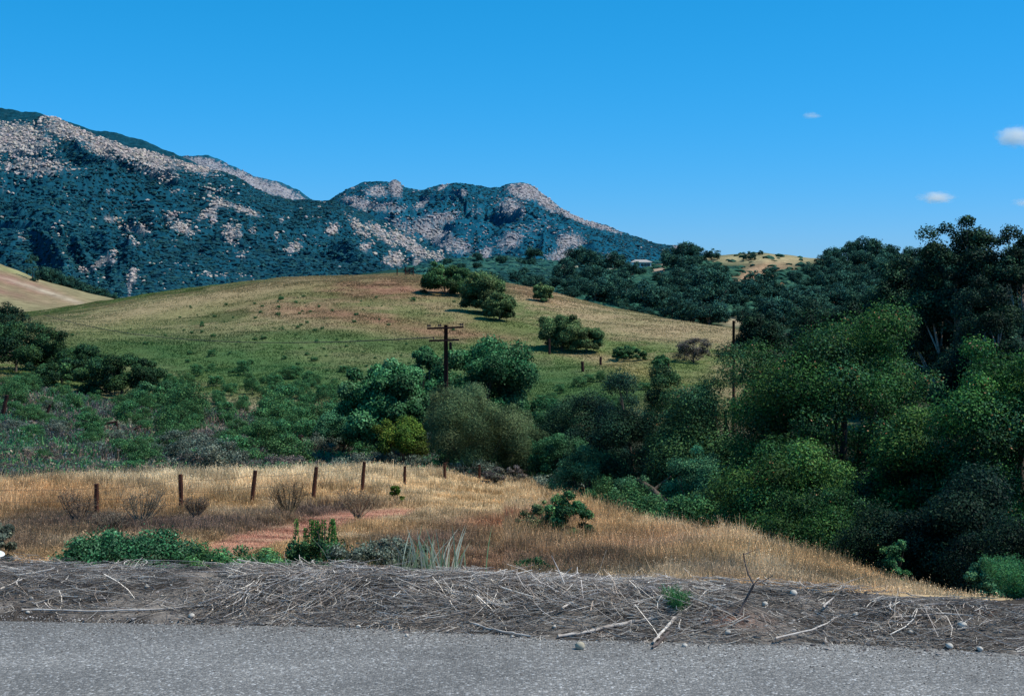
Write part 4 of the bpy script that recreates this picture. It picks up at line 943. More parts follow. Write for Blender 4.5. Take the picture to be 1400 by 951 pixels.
# upright leafy stalks
def stalks(label, u, Y, ptop, n, spread, seed):
    rng = np.random.RandomState(seed); x = wx(u, Y); zb = wz(782, Y); h = wz(ptop, Y) - zb
    e = empty('stalk_plant', (x, Y, zb)); tag(e, label, 'plant'); T = Tubes(); cs = []
    for i in range(n):
        sx = rng.uniform(-spread, spread); hh = h * rng.uniform(.72, 1.0); lean = rng.uniform(-.03, .03)
        T.tube([(sx * .6, 0, 0), (sx, rng.uniform(-.06, .06), hh * .6), (sx + lean, 0, hh)], [.006, .005, .003], 5)
        for k in range(260):
            f = rng.uniform(.35, 1.02); a = rng.uniform(0, 6.28); rr = .022 * (1.15 - f) + .008
            cs.append([sx + lean * f + rr * math.cos(a), rr * math.sin(a), hh * f])
    link('stems', T.mesh('stems', M_bark), e); cs = np.array(cs); k = len(cs)
    nr = rng.normal(size=(k, 3)); nr[:, 2] *= .3; nr /= np.linalg.norm(nr, axis=1, keepdims=True)
    V, P = leaf_quads(rng, cs, nr, rng.uniform(.012, .024, k), .4)
    link('foliage', make_mesh('foliage', V, P, 4, color=np.repeat((P_GRN * C(1.6, 1.2, .7))[rng.randint(0, 4, k)] * rng.uniform(.6, 1.3, (k, 1)), 4, 0), mat=M_leaf), e)
stalks('cluster of upright leafy green stalks standing above the dark weed', 438, 10.1, 708, 11, .19, 101)
# pale broad bladed grass clump
def grass_clump(label, u, Y, pbase, n, h, wdt, seed, pcol, spread=.12, lean=.5, name='grass_clump'):
    rng = np.random.RandomState(seed); x = wx(u, Y); z = wz(pbase, Y); V = []; P = []; cc = []
    for i in range(n):
        a = rng.uniform(0, 6.28); d = np.array([math.cos(a), math.sin(a) * .6]); hh = h * rng.uniform(.5, 1); b = np.array([rng.normal() * spread, rng.normal() * spread * .5])
        sd = np.array([-d[1], d[0]]) ; sd = sd * .3 + np.array([.9, 0]); c0 = pcol[rng.randint(len(pcol))] * rng.uniform(.8, 1.2); L = lean * rng.uniform(.2, 1)
        base = len(V)
        for k in range(7):
            f = k / 6; w = wdt * (1 - f ** 2.2) * rng.uniform(.9, 1.1) + .0006
            cx = b + d * L * hh * f ** 1.8; zz = hh * (f - .35 * L * f ** 3)
            V.append((cx[0] - sd[0] * w / 2, cx[1] - sd[1] * w / 2, zz)); V.append((cx[0] + sd[0] * w / 2, cx[1] + sd[1] * w / 2, zz))
            cc += [c0, c0]
            if k: q = base + 2 * k; P.append((q - 2, q - 1, q + 1, q))
    o = link(name, make_mesh(name, V, P, 4, color=np.array(cc), mat=M_leaf)); o.location = (x, Y, z); tag(o, label, 'grass clump'); return o
PG = pal((.42, .50, .40), (.28, .40, .26), (.55, .55, .44), (.18, .30, .16))
grass_clump('pale broad bladed grass clump with bleached tips right of the weeds', 590, 9.7, 800, 60, .46, .012, 111, PG, spread=.13)
grass_clump('thin pale grass clump rising between stalks and the broad clump', 505, 9.9, 800, 30, .42, .007, 112, PG)
grass_clump('short green grass tuft in front of the brown field', 545, 9.6, 800, 50, .30, .006, 113, PG * .6, spread=.05)
grass_clump('small green tuft left of the dark mounded weed', 350, 10, 785, 60, .2, .006, 114, P_GRN * 1.2, spread=.03)
# feathery plants on the verge
def feathery(label, u, Y, zb, h, w, seed, n=26, pcol=P_GRN, col2=1.0):
    rng = np.random.RandomState(seed); x = wx(u, Y); e = empty('feathery_plant', (x, Y, zb)); tag(e, label, 'plant'); T = Tubes(); cs = []
    for i in range(n):
        a = rng.uniform(0, 6.28); t = np.array([math.cos(a) * w * rng.uniform(.2, 1), math.sin(a) * w * .7, h * rng.uniform(.55, 1)])
        T.tube([np.zeros(3), t * .5 + np.array([0, 0, .1 * h]), t], [.003, .002, .001], 4, cap=False)
        for k in range(150):
            f = rng.uniform(.2, 1.05); q = t * f + np.array([0, 0, .35 * h * f * (1 - f)]); cs.append(q + rng.normal(size=3) * w * .10)
    link('stems', T.mesh('stems', mat_noise('green_stem', (.05, .10, .04), (.1, .16, .06), bump=.1)), e); cs = np.array(cs); k = len(cs)
    nr = rng.normal(size=(k, 3)); nr /= np.linalg.norm(nr, axis=1, keepdims=True)
    V, P = leaf_quads(rng, cs, nr, rng.uniform(.010, .022, k) * (w / .12) ** .4, .18)
    link('foliage', make_mesh('foliage', V, P, 4, color=np.repeat(pcol[rng.randint(0, len(pcol), k)] * rng.uniform(.7, 1.3, (k, 1)) * col2, 4, 0), mat=M_leaf), e)
FE = pal((.05, .20, .06), (.08, .26, .08), (.035, .14, .05), (.10, .28, .12))
feathery('feathery bright green fennel plant growing in the twig litter', 925, 7.25, .04, .17, .085, 121, pcol=FE)
feathery('big feathery bright green plant at the right end of the verge', 1400, 7.6, .02, .26, .20, 122, n=50, pcol=FE)
feathery('feathery green plant low beside the twig pile at the right edge', 1368, 8.2, .02, .2, .12, 123, n=30, pcol=FE * .8)

# ------------------------------------------------------------------ litter on the verge
def litter():
    rng = np.random.RandomState(77)
    cols = 1.12 * pal((.34, .30, .26), (.47, .42, .36), (.20, .165, .14), (.11, .09, .08), (.60, .54, .47), (.28, .22, .175), (.40, .36, .33))
    n = 44000
    s = rng.uniform(-4.6, 4.6, n); wdv = .84 - .14 * sstep(0, 2.6, s); edge = (fbm(s * 1.2 + 30, s * 0 + 4., 3) - .5) * .22
    t = edge + rng.beta(1.5, 1.25, n) * wdv * 1.05 - .05; dens = fbm(s * 1.5, t * 2 + 9, 3)
    keep = (rng.rand(n) < .25 + 1.2 * sstep(.3, .6, dens)) & ~((s < -1.7) & (rng.rand(n) < .5)); s, t, dens, edge = s[keep], t[keep], dens[keep], edge[keep]; n = len(s)
    L = rng.uniform(.04, .17, n) + (rng.rand(n) < .15) * rng.uniform(.05, .3, n); r = rng.uniform(.0006, .0017, n) * (1 + (rng.rand(n) < .08) * 1.2)
    lay = rng.rand(n); heap = sstep(.05, .3, t - edge)
    zb = verge_h(s, t) + lay * .06 * heap * sstep(.3, .6, dens + .15)
    flow = (fbm(s * 1.8 + 70, t * 2.5, 2) - .5) * 4.5
    a = flow + rng.normal(0, .45, n) + (rng.rand(n) < .25) * rng.uniform(-1.5, 1.5, n); tilt = rng.normal(0, .34, n) * np.where(t > .45, .35, 1)
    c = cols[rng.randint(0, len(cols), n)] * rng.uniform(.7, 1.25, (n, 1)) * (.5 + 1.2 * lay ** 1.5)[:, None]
    bend = rng.normal(size=(n, 2)) * (L * .12)[:, None]; V = np.zeros((n, 4, 3, 3))
    for k in range(4):
        f = k / 3 - .5; q = f * L
        ss = s + np.cos(a) * q + bend[:, 0] * (1 - 4 * f * f); tt = t + np.sin(a) * q * .8 + bend[:, 1] * (1 - 4 * f * f)
        z = np.maximum(zb + np.sin(tilt) * q, verge_h(ss, tt) + .0015); x = ss * ct - tt * st; y = 7.10 + SB(ss) * st + tt * ct
        rk = r * (1, 1.05, .9, .5)[k]
        for j in range(3):
            th = 2.094 * j + .5
            V[:, k, j] = np.stack([x - np.sin(a) * rk * math.cos(th), y + np.cos(a) * rk * math.cos(th), z + rk * math.sin(th)], 1)
    b = np.arange(n)[:, None] * 12; P = []
    for k in range(3):
        for j in range(3): P.append(b + [k * 3 + j, k * 3 + (j + 1) % 3, k * 3 + 3 + (j + 1) % 3, k * 3 + 3 + j])
    P = np.stack(P, 1).reshape(-1, 4)
    return make_mesh('twig_litter', V.reshape(-1, 3), P, 4, color=np.repeat(c, 12, 0), mat=M_twig)
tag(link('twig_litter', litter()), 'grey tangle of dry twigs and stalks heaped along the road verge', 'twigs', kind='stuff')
def chips():
    rng = np.random.RandomState(78); n = 9000; s = rng.uniform(-4.8, 4.8, n); t = rng.beta(1.3, 1.5, n) * 1.25 - .08
    z = np.maximum(verge_h(s, t), .0) + .002; x = s * ct - t * st; y = 7.10 + SB(s) * st + t * ct
    sz = rng.uniform(.002, .007, n) * (1 + (rng.rand(n) < .04) * 1.3)
    V, P = blobs(rng, np.stack([x, y, z], 1), sz, .5)
    pc = pal((.10, .09, .09), (.2, .18, .17), (.32, .29, .27), (.15, .12, .11), (.08, .07, .07)); c = pc[rng.randint(0, 5, n)] * rng.uniform(.8, 1.2, (n, 1)); b = rng.rand(n) < .03; c[b] = C(.6, .57, .53)
    return make_mesh('gravel', V, P, 3, color=np.repeat(c, len(IV), 0), mat=M_twig)
tag(link('gravel', chips()), 'fine gravel and wood chips under the verge twigs', 'gravel', kind='stuff')
def road_grit():
    rng = np.random.RandomState(79); n = 9000; s = rng.uniform(-4.5, 4.5, n); t = .06 - np.abs(rng.normal(0, .16, n)) * (.4 + 1.6 * fbm(s * 1.3, s * 0 + 2, 3)) * rng.choice([1, 1, 2.5], n)
    x = s * ct - t * st; y = 7.10 + SB(s) * st + t * ct; sz = rng.uniform(.0015, .004, n)
    V, P = blobs(rng, np.stack([x, y, sz * .3 + .001], 1), sz, .6); c = pal((.3, .28, .27), (.45, .43, .4), (.15, .13, .12), (.2, .17, .15))[rng.randint(0, 4, n)]
    return make_mesh('grit', V, P, 3, color=np.repeat(c, len(IV), 0), mat=M_twig)
tag(link('grit', road_grit()), 'loose grit strewn along the asphalt edge', 'grit', kind='stuff')

def on_verge(u, p, lift=0.0):
    """the point of the verge or road seen at (u,p)"""
    d = np.array([(u - 700) / F, 1.0, (H0 - p) / F]); best = None
    for Y in np.arange(5.0, 9.6, .01):
        q = d * Y; x, y, z = q[0], Y, CZ + q[2]
        s = (x * ct + (y - 7.10) * st); t = (-x * st + (y - 7.10) * ct)
        g = max(verge_h(np.array([s]), np.array([t]))[0], 0.0) if t > -.1 else 0.0
        if z <= g: return np.array([x, y, g + lift])
    return np.array([wx(u, 8.2), 8.2, .12 + lift])
def stone(label, u, p, r, mat, seed, name='stone', squash=.7):
    q = on_verge(u, p); rng = np.random.RandomState(seed)
    V = IV2 * (1 + rng.uniform(-.09, .09, (len(IV2), 1))) * np.array([1, rng.uniform(.75, .95), squash]) * r
    me = make_mesh(name, V, IP2, 3, smooth=True, mat=mat); o = link(name, me); o.location = (q[0], q[1], q[2] + r * squash * .75); o.rotation_euler = (rng.uniform(-.2, .2), rng.uniform(-.2, .2), rng.uniform(0, 6)); tag(o, label, 'stone'); return o
stone('round tan stone lying alone on the asphalt', 793, 887, .026, mat_noise('tan_stone', (.33, .29, .21), (.5, .45, .35), scale=20, bump=.4, dist=.003), 1, squash=.8)
stone('grey boulder half buried in the verge beside the fennel', 888, 815, .055, M_stonegrey, 2, squash=.55)
for i, (u, p, r, lab) in enumerate(((201, 804, .017, 'white stone in the left verge gravel, largest of that group'), (43, 820, .015, 'white pebble near the left end of the verge'), (150, 805, .010, 'small pale pebble left of the largest white stone'),
        (262, 844, .019, 'flat white stone at the asphalt edge on the left'), (222, 816, .010, 'pale flat pebble just below the largest white stone'), (348, 803, .016, 'pale stone beneath the upright stalks'), (362, 802, .012, 'smaller pale stone touching the one beneath the stalks'),
        (490, 858, .014, 'white chip at the asphalt edge left of centre'), (556, 870, .011, 'small white chip lying on the asphalt near the centre'), (758, 858, .012, 'pale pebble above the left end of the bleached branch'), (968, 850, .018, 'tall white stone beside the forked dark stick'),
        (995, 867, .016, 'white stone right of the crooked branch'), (1046, 827, .017, 'round white stone below the forked dark stick'), (1085, 813, .022, 'cream stone on top of the right twig heap'), (1245, 866, .016, 'grey white stone low in the right twig heap'), (1298, 886, .020, 'white stone at the asphalt edge on the right'),
        (1316, 858, .026, 'pale flat stone near the rusty weed'), (1340, 890, .016, 'small white stone right of the asphalt edge stone'), (936, 884, .014, 'flat pale stone at the foot of the crooked branch'), (700, 871, .009, 'tiny pale pebble on the road edge under the twigs'),
        (38, 838, .012, 'small beige pebble at the left road edge'), (1170, 842, .016, 'pale pebble deep in the right twig heap'))):
    stone(lab, u, p, r, M_stone, 10 + i)
# branches
def branch(label, pix, r0, r1, mat, seed, lift=0.02, lifts=None, sides=7, name='branch', side=None):
    rng = np.random.RandomState(seed); pts = []
    for i, (u, p) in enumerate(pix):
        q = on_verge(u, p) ; pts.append(q + np.array([0, 0, lift]))
    pts[0:] = pts
    # subdivide with slight knots
    out = []
    for i in range(len(pts) - 1):
        for k in range(4): out.append(pts[i] + (pts[i + 1] - pts[i]) * k / 4 + rng.normal(size=3) * r0 * .25)
    out.append(pts[-1]); n = len(out)
    T = Tubes(); T.tube(out, [(r0 + (r1 - r0) * i / (n - 1)) * rng.uniform(.88, 1.12) for i in range(n)], sides)
    if side:
        for f, du, dz, L in side:
            b = out[int(f * (n - 1))]; e = b + np.array([du, 0.02, dz]) * L; T.tube([b, (b + e) / 2 + rng.normal(size=3) * .01, e], [r1 * 1.1, r1 * .8, r1 * .4], 5)
    o = link(name, T.mesh(name, mat)); tag(o, label, 'branch'); return o
branch('long bleached curved branch lying along the asphalt edge', [(762, 872), (800, 868), (830, 861), (865, 854), (900, 849)], .007, .011, M_branch, 1, .012)
branch('crooked bleached branch beneath the fennel plant', [(932, 838), (918, 855), (905, 868), (893, 882)], .010, .006, M_branch, 2, .014)
branch('brown broken stick leaning on the crooked bleached branch', [(915, 866), (903, 878), (892, 888)], .008, .006, M_branchdark, 3, .01)
branch('thin tan stick lying at the asphalt edge right of centre', [(640, 852), (668, 862), (700, 869), (726, 872)], .006, .004, M_branch, 4, .01)
branch('long grey stick sloping up through the twigs left of the fennel', [(768, 842), (800, 822), (840, 808), (870, 802)], .006, .008, M_branch, 5, .035)
branch('dark stick slanting through the twigs left of the grey boulder', [(790, 830), (815, 818), (845, 806)], .009, .006, M_branchdark, 6, .035)
branch('pale stick sloping upward in the left centre twigs', [(300, 832), (330, 815), (375, 788)], .005, .004, M_branch, 7, .03)
branch('long tan stick lying flat on the left verge', [(30, 836), (120, 838), (210, 836), (300, 828)], .005, .004, M_branch, 8, .012)
branch('thin pale stick slanting at the left end of the verge', [(0, 812), (30, 800), (55, 786)], .004, .003, M_branch, 9, .03)
branch('straight pale stick low in the right twig heap', [(1060, 880), (1110, 870), (1150, 850)], .005, .003, M_branch, 10, .03)
branch('short pale stick propped on the right twig heap', [(1125, 842), (1140, 828)], .006, .004, M_branch, 11, .045)
branch('grey stick lying along the road edge near the right corner', [(1220, 852), (1290, 846), (1330, 850)], .004, .003, M_branch, 12, .03)
# upright forked stick
def upright(label, base, pts, mat, seed, r=.006):
    q = on_verge(*base); Y = q[1]; T = Tubes(); 
    for chain, ra, rb in pts:
        c = [np.array([wx(u, Y), Y + dy, wz(p, Y)]) for (u, p, dy) in chain]; n = len(c)
        T.tube(c, [ra + (rb - ra) * i / (n - 1) for i in range(n)], 6)
    o = link('forked_stick', T.mesh('forked_stick', mat)); tag(o, label, 'stick'); return o
upright('forked dark stick rising above the verge, right of the fennel', (1010, 845), [([(1008, 846, 0), (1018, 825, .02), (1032, 800, .03)], .007, .006), ([(1032, 800, .03), (1024, 785, .03), (1020, 770, .04), (1018, 757, .04)], .005, .0025), ([(1019, 759, .04), (1034, 754, .05)], .0025, .0015), ([(1032, 800, .03), (1045, 797, .05), (1060, 789, .06)], .004, .002), ([(1032, 800, .03), (1038, 790, .0)], .003, .0015)], M_branchdark, 1)
upright('thin pale forked stick standing up from the twigs near the middle', (775, 812), [([(778, 812, 0), (764, 780, .02), (754, 760, .03)], .0035, .002), ([(768, 790, .02), (783, 776, .03)], .003, .0015), ([(776, 822, 0), (780, 790, .01)], .003, .002)], M_branch, 2)
upright('short pale straight stick upright in the left centre twigs', (417, 815), [([(417, 816, 0), (417, 785, .01)], .003, .002)], M_branch, 3)
# rusty weed
feathery('rusty dead weed at the right end of the verge', 1355, 7.2, .03, .07, .08, 131, n=16, pcol=pal((.28, .08, .04), (.35, .12, .06), (.2, .06, .04)))
# white rounded thing at left edge
def enamel_dish():
    q = on_verge(-10, 772); T = Tubes(); prof = [(0, .0), (.06, .002), (.085, .012), (.095, .02), (.092, .026), (.07, .022), (0, .02)]
    V = []; P = []; k = 28
    for j, (r, zz) in enumerate(prof):
        for i in range(k): a = 2 * math.pi * i / k; V.append((max(r, .0005) * math.cos(a), max(r, .0005) * .8 * math.sin(a), zz))
    for j in range(len(prof) - 1):
        for i in range(k): P.append((j * k + i, j * k + (i + 1) % k, (j + 1) * k + (i + 1) % k, (j + 1) * k + i))
    o = link('white_dish', make_mesh('white_dish', V, P, 4, smooth=True, mat=M_white)); o.scale = (.75, .75, .75); o.location = (q[0], q[1], q[2] + .05); o.rotation_euler = (R(12), R(6), 0)
    tag(o, 'white rounded dish lying on the verge top at the left', 'dish')
enamel_dish()

# ------------------------------------------------------------------ fence
def post_mesh(rng, hgt, rad, tilt=(0, 0)):
    T = Tubes(); pts = []; k = 6
    for i in range(k + 1):
        f = i / k; pts.append(np.array([tilt[0] * hgt * f + rng.normal() * .004, tilt[1] * hgt * f, -.25 + (hgt + .25) * f]))
    T.tube(pts, [rad * rng.uniform(.9, 1.1) for _ in pts], 7)
    return T.mesh('post', M_post, smooth=False)
fence = empty('wire_fence', (wx(132, 47), 47, gz(wx(132, 47), 47)))
tag(fence, 'wire fence on rough reddish wooden posts across the dry field', 'fence')
rng = np.random.RandomState(5)
FP = [(132, 47, 661, 0), (248, 50, 648, -.02), (343, 54, 643, .13), (427, 58, 638, .12), (494, 63, 631, .10), (553, 68.5, 640, 0.02), (608, 74, 636, .0), (655, 80, 639, 0.02), (733, 84, 636, 0.02)]
tops = []
fl = np.array(fence.location)
for i, (u, Y, pt, tl) in enumerate(FP):
    x = wx(u, Y); z = gz(x, Y); hgt = max(wz(pt, Y) - z, 1.0)
    o = link('post', post_mesh(rng, hgt, .078 if i < 5 else .072, (tl, 0)), fence); o.location = Vector((x, Y, z)) - Vector(fl); tops.append((np.array([x, Y, z]), hgt, tl))
ends = [(np.array([wx(-60, 44), 44, gz(wx(-60, 44), 44)]), 1.2, 0)] + tops
for f in (.88, .55, .25):
    T = Tubes(); pts = []
    for i in range(len(ends) - 1):
        a = ends[i][0] + np.array([ends[i][2] * ends[i][1] * f, -.09, ends[i][1] * f]); b = ends[i + 1][0] + np.array([ends[i + 1][2] * ends[i + 1][1] * f, -.09, ends[i + 1][1] * f])
        for k in range(6): t = k / 6; pts.append(a + (b - a) * t + np.array([0, 0, -.09 * 4 * t * (1 - t)]))
    T.tube(pts, [.006] * len(pts), 4); o = link('wire', T.mesh('wire', M_wire), fence); o.location = -Vector(fl)
# hidden end post of the wires at the left is outside the photo
o = link('post', post_mesh(rng, 1.2, .078), fence); o.location = Vector(ends[0][0]) - Vector(fl)

def lone_post(label, u, Y, ptop, rad, tilt, seed, minh=.9, group=None, name='fence_post', mat=None):
    mat = mat or M_poledark
    rng = np.random.RandomState(seed)
    if Y < 0: Y = solve_Y(u, -Y)
    x = wx(u, Y); z = gz(x, Y); h = max(wz(ptop, Y) - z, minh)
    me = post_mesh(rng, h, rad, (tilt, 0)); 
    if mat: me.materials[0] = mat
    o = link(name, me); o.location = (x, Y, z); tag(o, label, 'post', group); return o
lone_post('thin dark post standing alone on the hill above the broad leaved trees', 709, -476, 465, .16, 0, 1, 1.3)
lone_post('thick dark post leaning left on the hill slope, left of the stump pair', 797, -508, 494, .2, -.06, 2, 1.2)
lone_post('short dark post right of the thick leaning post on the slope', 821, -499, 489, .17, .02, 3, 1.1)
lone_post('dark post half hidden in front of the grey green slope oak', 751, -484, 463, .16, 0, 4, 1.2)
lone_post('weathered stump post near the small green slope bush', 912, -503, 494, .17, .2, 5, .9)
lone_post('thin post in the green meadow above the creek oaks', 857, -542, 531, .1, 0, 6, 1.2)
lone_post('dark post at the foot of the hill, left of the other foot post', 264, -554, 541, .13, -.05, 7, 1.2)
lone_post('dark post at the foot of the hill, right of the other foot post', 302, -552, 540, .11, 0, 8, 1.1)
lone_post('dark slanting post at the left picture edge on the knoll', 1, 96, 540, .13, .25, 9, 1.3)
lone_post('dark leaning post on the brushy knoll near the left edge', 60, 100, 553, .10, .45, 10, .9)
lone_post('short dark post among the brush behind the dry field', 411, 100, 595, .22, .0, 11, 1.2)
# broken timber on the knoll
def broken_timber():
    Y = 98; x = wx(150, Y); z = gz(x, Y); e = empty('broken_fence_brace', (x, Y, z)); tag(e, 'broken dark timber brace of a fence on the brushy knoll', 'fence brace')
    s = Y / F
    for nm, chain in (('rail', [(-7 * s, 0, 15 * s), (10 * s, 0, 18 * s)]), ('post', [(11 * s, 0, -.1), (9 * s, 0, 19 * s)]), ('brace', [(-6 * s, 0, 2 * s), (9 * s, .1, 15 * s)])):
        T = Tubes(); a, b = np.array(chain[0]), np.array(chain[1]); T.tube([a, (a + b) / 2 + .01, b], [.085, .09, .08], 6); link(nm, T.mesh(nm, M_poledark, smooth=False), e)
    o = empty('fallen_timber', (wx(186, 99), 99, gz(wx(186, 99), 99))); o.location.z += .2; tag(o, 'short fallen timber right of the broken fence brace', 'timber')
    T = Tubes(); T.tube([(-.25, 0, .2), (.1, 0, .42), (.35, .1, .55)], [.09, .1, .08], 6); link('log', T.mesh('log', M_poledark, smooth=False), o)
broken_timber()
# gate on the crest
def crest_gate():
    Y = 292; x = wx(560, Y); z = gz(x, Y); s = Y / F; e = empty('crest_gate', (x, Y, z)); tag(e, 'dark wooden gate standing on the crest of the grassy hill', 'gate')
    for dx in (-6, 5): 
        T = Tubes(); T.tube([(dx * s, 0, -.3), (dx * s, 0, 12 * s)], [.12, .11], 7); link('post', T.mesh('post', M_poledark), e)
    T = Tubes()
    for k in range(6): T.box((-.5 * s, 0, (2.0 + k * 1.7) * s), (5 * s, .04, .55 * s))
    T.box((-.5 * s, .06, 6 * s), (.08, .03, 4.6 * s)); link('panel', T.mesh('panel', M_poledark, smooth=False), e)
    T = Tubes(); T.tube([(0, 0, -.3), (0, 0, 10 * s)], [.13, .11], 7); o = link('fence_post', T.mesh('fence_post', M_poledark)); o.location = (wx(543, Y), Y, gz(wx(543, Y), Y)); tag(o, 'dark post on the hill crest left of the gate', 'post')
crest_gate()

# ------------------------------------------------------------------ utility pole
def utility_pole():
    Y = 93.0; x = wx(610, Y); z = gz(x, Y); top = wz(444, Y); h = top - z; s = Y / F
    e = empty('utility_pole', (x, Y, z)); tag(e, 'old dark wooden utility pole with two crossarms and insulators', 'utility pole')
    T = Tubes(); T.tube([(0, 0, -.4), (0, 0, h * .4), (-.02, 0, h)], [.19, .165, .13], 10); link('pole', T.mesh('pole', M_poledark), e)
    rot = Matrix.Rotation(R(2.2), 3, 'Y').inverted()
    def arm(pz, x0, x1, rise, pins):
        cz = h - pz * s; cx = (x0 + x1) / 2 * s; L = (x1 - x0) / 2 * s
        T = Tubes(); rr = Matrix.Rotation(-math.atan(rise), 3, 'Y'); T.box((cx, -.16, cz), (L, .055, .062), rot=rr); a = link('crossarm', T.mesh('crossarm', M_poledark, smooth=False), e)
        for px in pins:
            T = Tubes(); bx = px * s; bz = cz + (bx - cx) * rise + .06
            T.tube([(bx, -.16, bz), (bx, -.16, bz + .07)], [.015, .015], 6)
            T.tube([(bx, -.16, bz + .06), (bx, -.16, bz + .09), (bx, -.16, bz + .13), (bx, -.16, bz + .15), (bx, -.16, bz + .2)], [.055, .07, .045, .06, .035], 8)
            link('insulator', T.mesh('insulator', M_ceramic), a)
        return cz
    c1 = arm(4.0, -26, 24, .04, (-24.5, -22, -10, -7.5, 20, 22.5)); c2 = arm(21, -23, 18, .03, (-17,))
    for sg in (-1, 1):
        T = Tubes(); T.tube([(sg * 7 * s, -.2, c1 - .03), (sg * 2.2 * s, -.2, c1 - .45)], [.016, .016], 5); link('brace', T.mesh('brace', M_wire), e)
    T = Tubes(); T.tube([(6 * s, -.1, c2 - .12), (6 * s, -.1, c2 - .18), (6 * s, -.1, c2 - .55), (6 * s, -.1, c2 - .6)], [.05, .09, .09, .05], 8); link('fuse_box', T.mesh('fuse_box', M_poledark), e)
    T = Tubes(); T.tube([(4 * s, -.12, c2 - .03), (6 * s, -.1, c2 - .14)], [.015, .015], 5); link('bracket', T.mesh('bracket', M_wire), e)
    return x, Y, z, h, c1, c2
ux, uY, uz, uh, c1, c2 = utility_pole()
def span(label, a, b, sag, r=.014):
    a = np.array(a); b = np.array(b); T = Tubes(); pts = [a + (b - a) * t + np.array([0, 0, -sag * 4 * t * (1 - t)]) for t in np.linspace(0, 1, 40)]
    T.tube(pts, [r * 2.2] * 40, 4); o = link('overhead_wire', T.mesh('overhead_wire', M_wire)); tag(o, label, 'wire')
span('single dark overhead wire sagging from the utility pole to the upper left', (ux - 17 * uY / F, uY - .16, uz + c2 + .2), (wx(60, 190), 190, wz(430, 190)), 1.6)
e = empty('bare_pole', (wx(1003, 120), 120, gz(wx(1003, 120), 120))); tag(e, 'slender bare reddish pole standing left of the round orange flecked tree', 'pole')
hh = wz(439, 120) - e.location.z; T = Tubes(); T.tube([(0, 0, -.4), (0, 0, hh * .5), (0, 0, hh)], [.13, .12, .11], 8); link('pole', T.mesh('pole', M_post), e)
T = Tubes(); T.tube([(0, 0, hh - .002), (0, 0, hh + .04), (0, 0, hh + .07)], [.12, .12, .05], 8); link('cap', T.mesh('cap', M_poledark), e)
# creek log
T = Tubes(); a = np.array([wx(872, 62), 62, wz(655, 62)]); b = np.array([wx(925, 60), 60, wz(705, 60)]); T.tube([a, a * .6 + b * .4 + [0, 0, .15], b], [.10, .14, .2], 8)
T.tube([a * .6 + b * .4 + [0, 0, .15], a * .5 + b * .5 + [.6, 0, .9]], [.08, .04], 6)
tag(link('fallen_log', T.mesh('fallen_log', M_bark)), 'dark leaning log at the creek above the dry bank', 'log')

# ------------------------------------------------------------------ white house on the ridge
def house():
    Y = 545.0; s = Y / F; x = wx(876, Y); z = wz(366, Y); e = empty('ridge_house', (x, Y, z)); tag(e, 'long low white house on the wooded ridge', 'house')
    w, d, h = 13 * s, 4.0, 5.0 * s + .6
    T = Tubes(); T.box((0, 0, h / 2 - 1), (w, d, h / 2 + 1)); wl = link('wall', T.mesh('wall', M_plaster, smooth=False), e)
    T = Tubes(); T.V = [np.array(v) for v in ((-w - .5, -d - .6, h), (w + .5, -d - .6, h), (w + .5, d + .6, h), (-w - .5, d + .6, h), (-w + 1.5, 0, h + 1.1), (w - 1.5, 0, h + 1.1))]; T.C = [(1, 1, 1)] * 6; T.n = 6
    T.P = [(0, 1, 5, 4), (1, 2, 5), (2, 3, 4, 5), (3, 0, 4), (3, 2, 1, 0)]; link('roof', T.mesh('roof', M_rooftile, smooth=False), e)
    for k in (-.7, -.35, .05, .4, .72):
        T = Tubes(); T.box((k * w, -d - .03, h * .5), (.55, .03, .5)); link('window', T.mesh('window', M_glassdark, smooth=False), e)
house()

# ------------------------------------------------------------------ clouds (volumes far away in the sky)
def mat_cloud(seed, dens):
    m, nt, nd, lk = new_mat('cloud_vapour'); out = nd.new('ShaderNodeOutputMaterial'); tc = nd.new('ShaderNodeTexCoord')
    vl = N(nd, 'ShaderNodeVectorMath', operation='LENGTH'); lk.new(tc.outputs['Object'], vl.inputs[0])
    mp = nd.new('ShaderNodeMapping'); mp.inputs['Location'].default_value = (seed, 0, 0); lk.new(tc.outputs['Object'], mp.inputs[0])
    nz = N(nd, 'ShaderNodeTexNoise', Scale=2.2, Detail=6.0, Roughness=.7); lk.new(mp.outputs[0], nz.inputs['Vector'])
    a = N(nd, 'ShaderNodeMath', operation='SUBTRACT'); lk.new(nz.outputs['Fac'], a.inputs[0]); 
    b_ = N(nd, 'ShaderNodeMath', operation='MULTIPLY'); lk.new(vl.outputs['Value'], b_.inputs[0]); b_.inputs[1].default_value = .62; lk.new(b_.outputs[0], a.inputs[1])
    c = N(nd, 'ShaderNodeMath', operation='MULTIPLY'); c.use_clamp = False; lk.new(a.outputs[0], c.inputs[0]); c.inputs[1].default_value = dens
    d = N(nd, 'ShaderNodeMath', operation='MAXIMUM'); lk.new(c.outputs[0], d.inputs[0]); d.inputs[1].default_value = 0
    v = nd.new('ShaderNodeVolumePrincipled'); v.inputs['Color'].default_value = (1, 1, 1, 1); v.inputs['Anisotropy'].default_value = .2; lk.new(d.outputs[0], v.inputs['Density'])
    lk.new(v.outputs[0], out.inputs['Volume']); return m
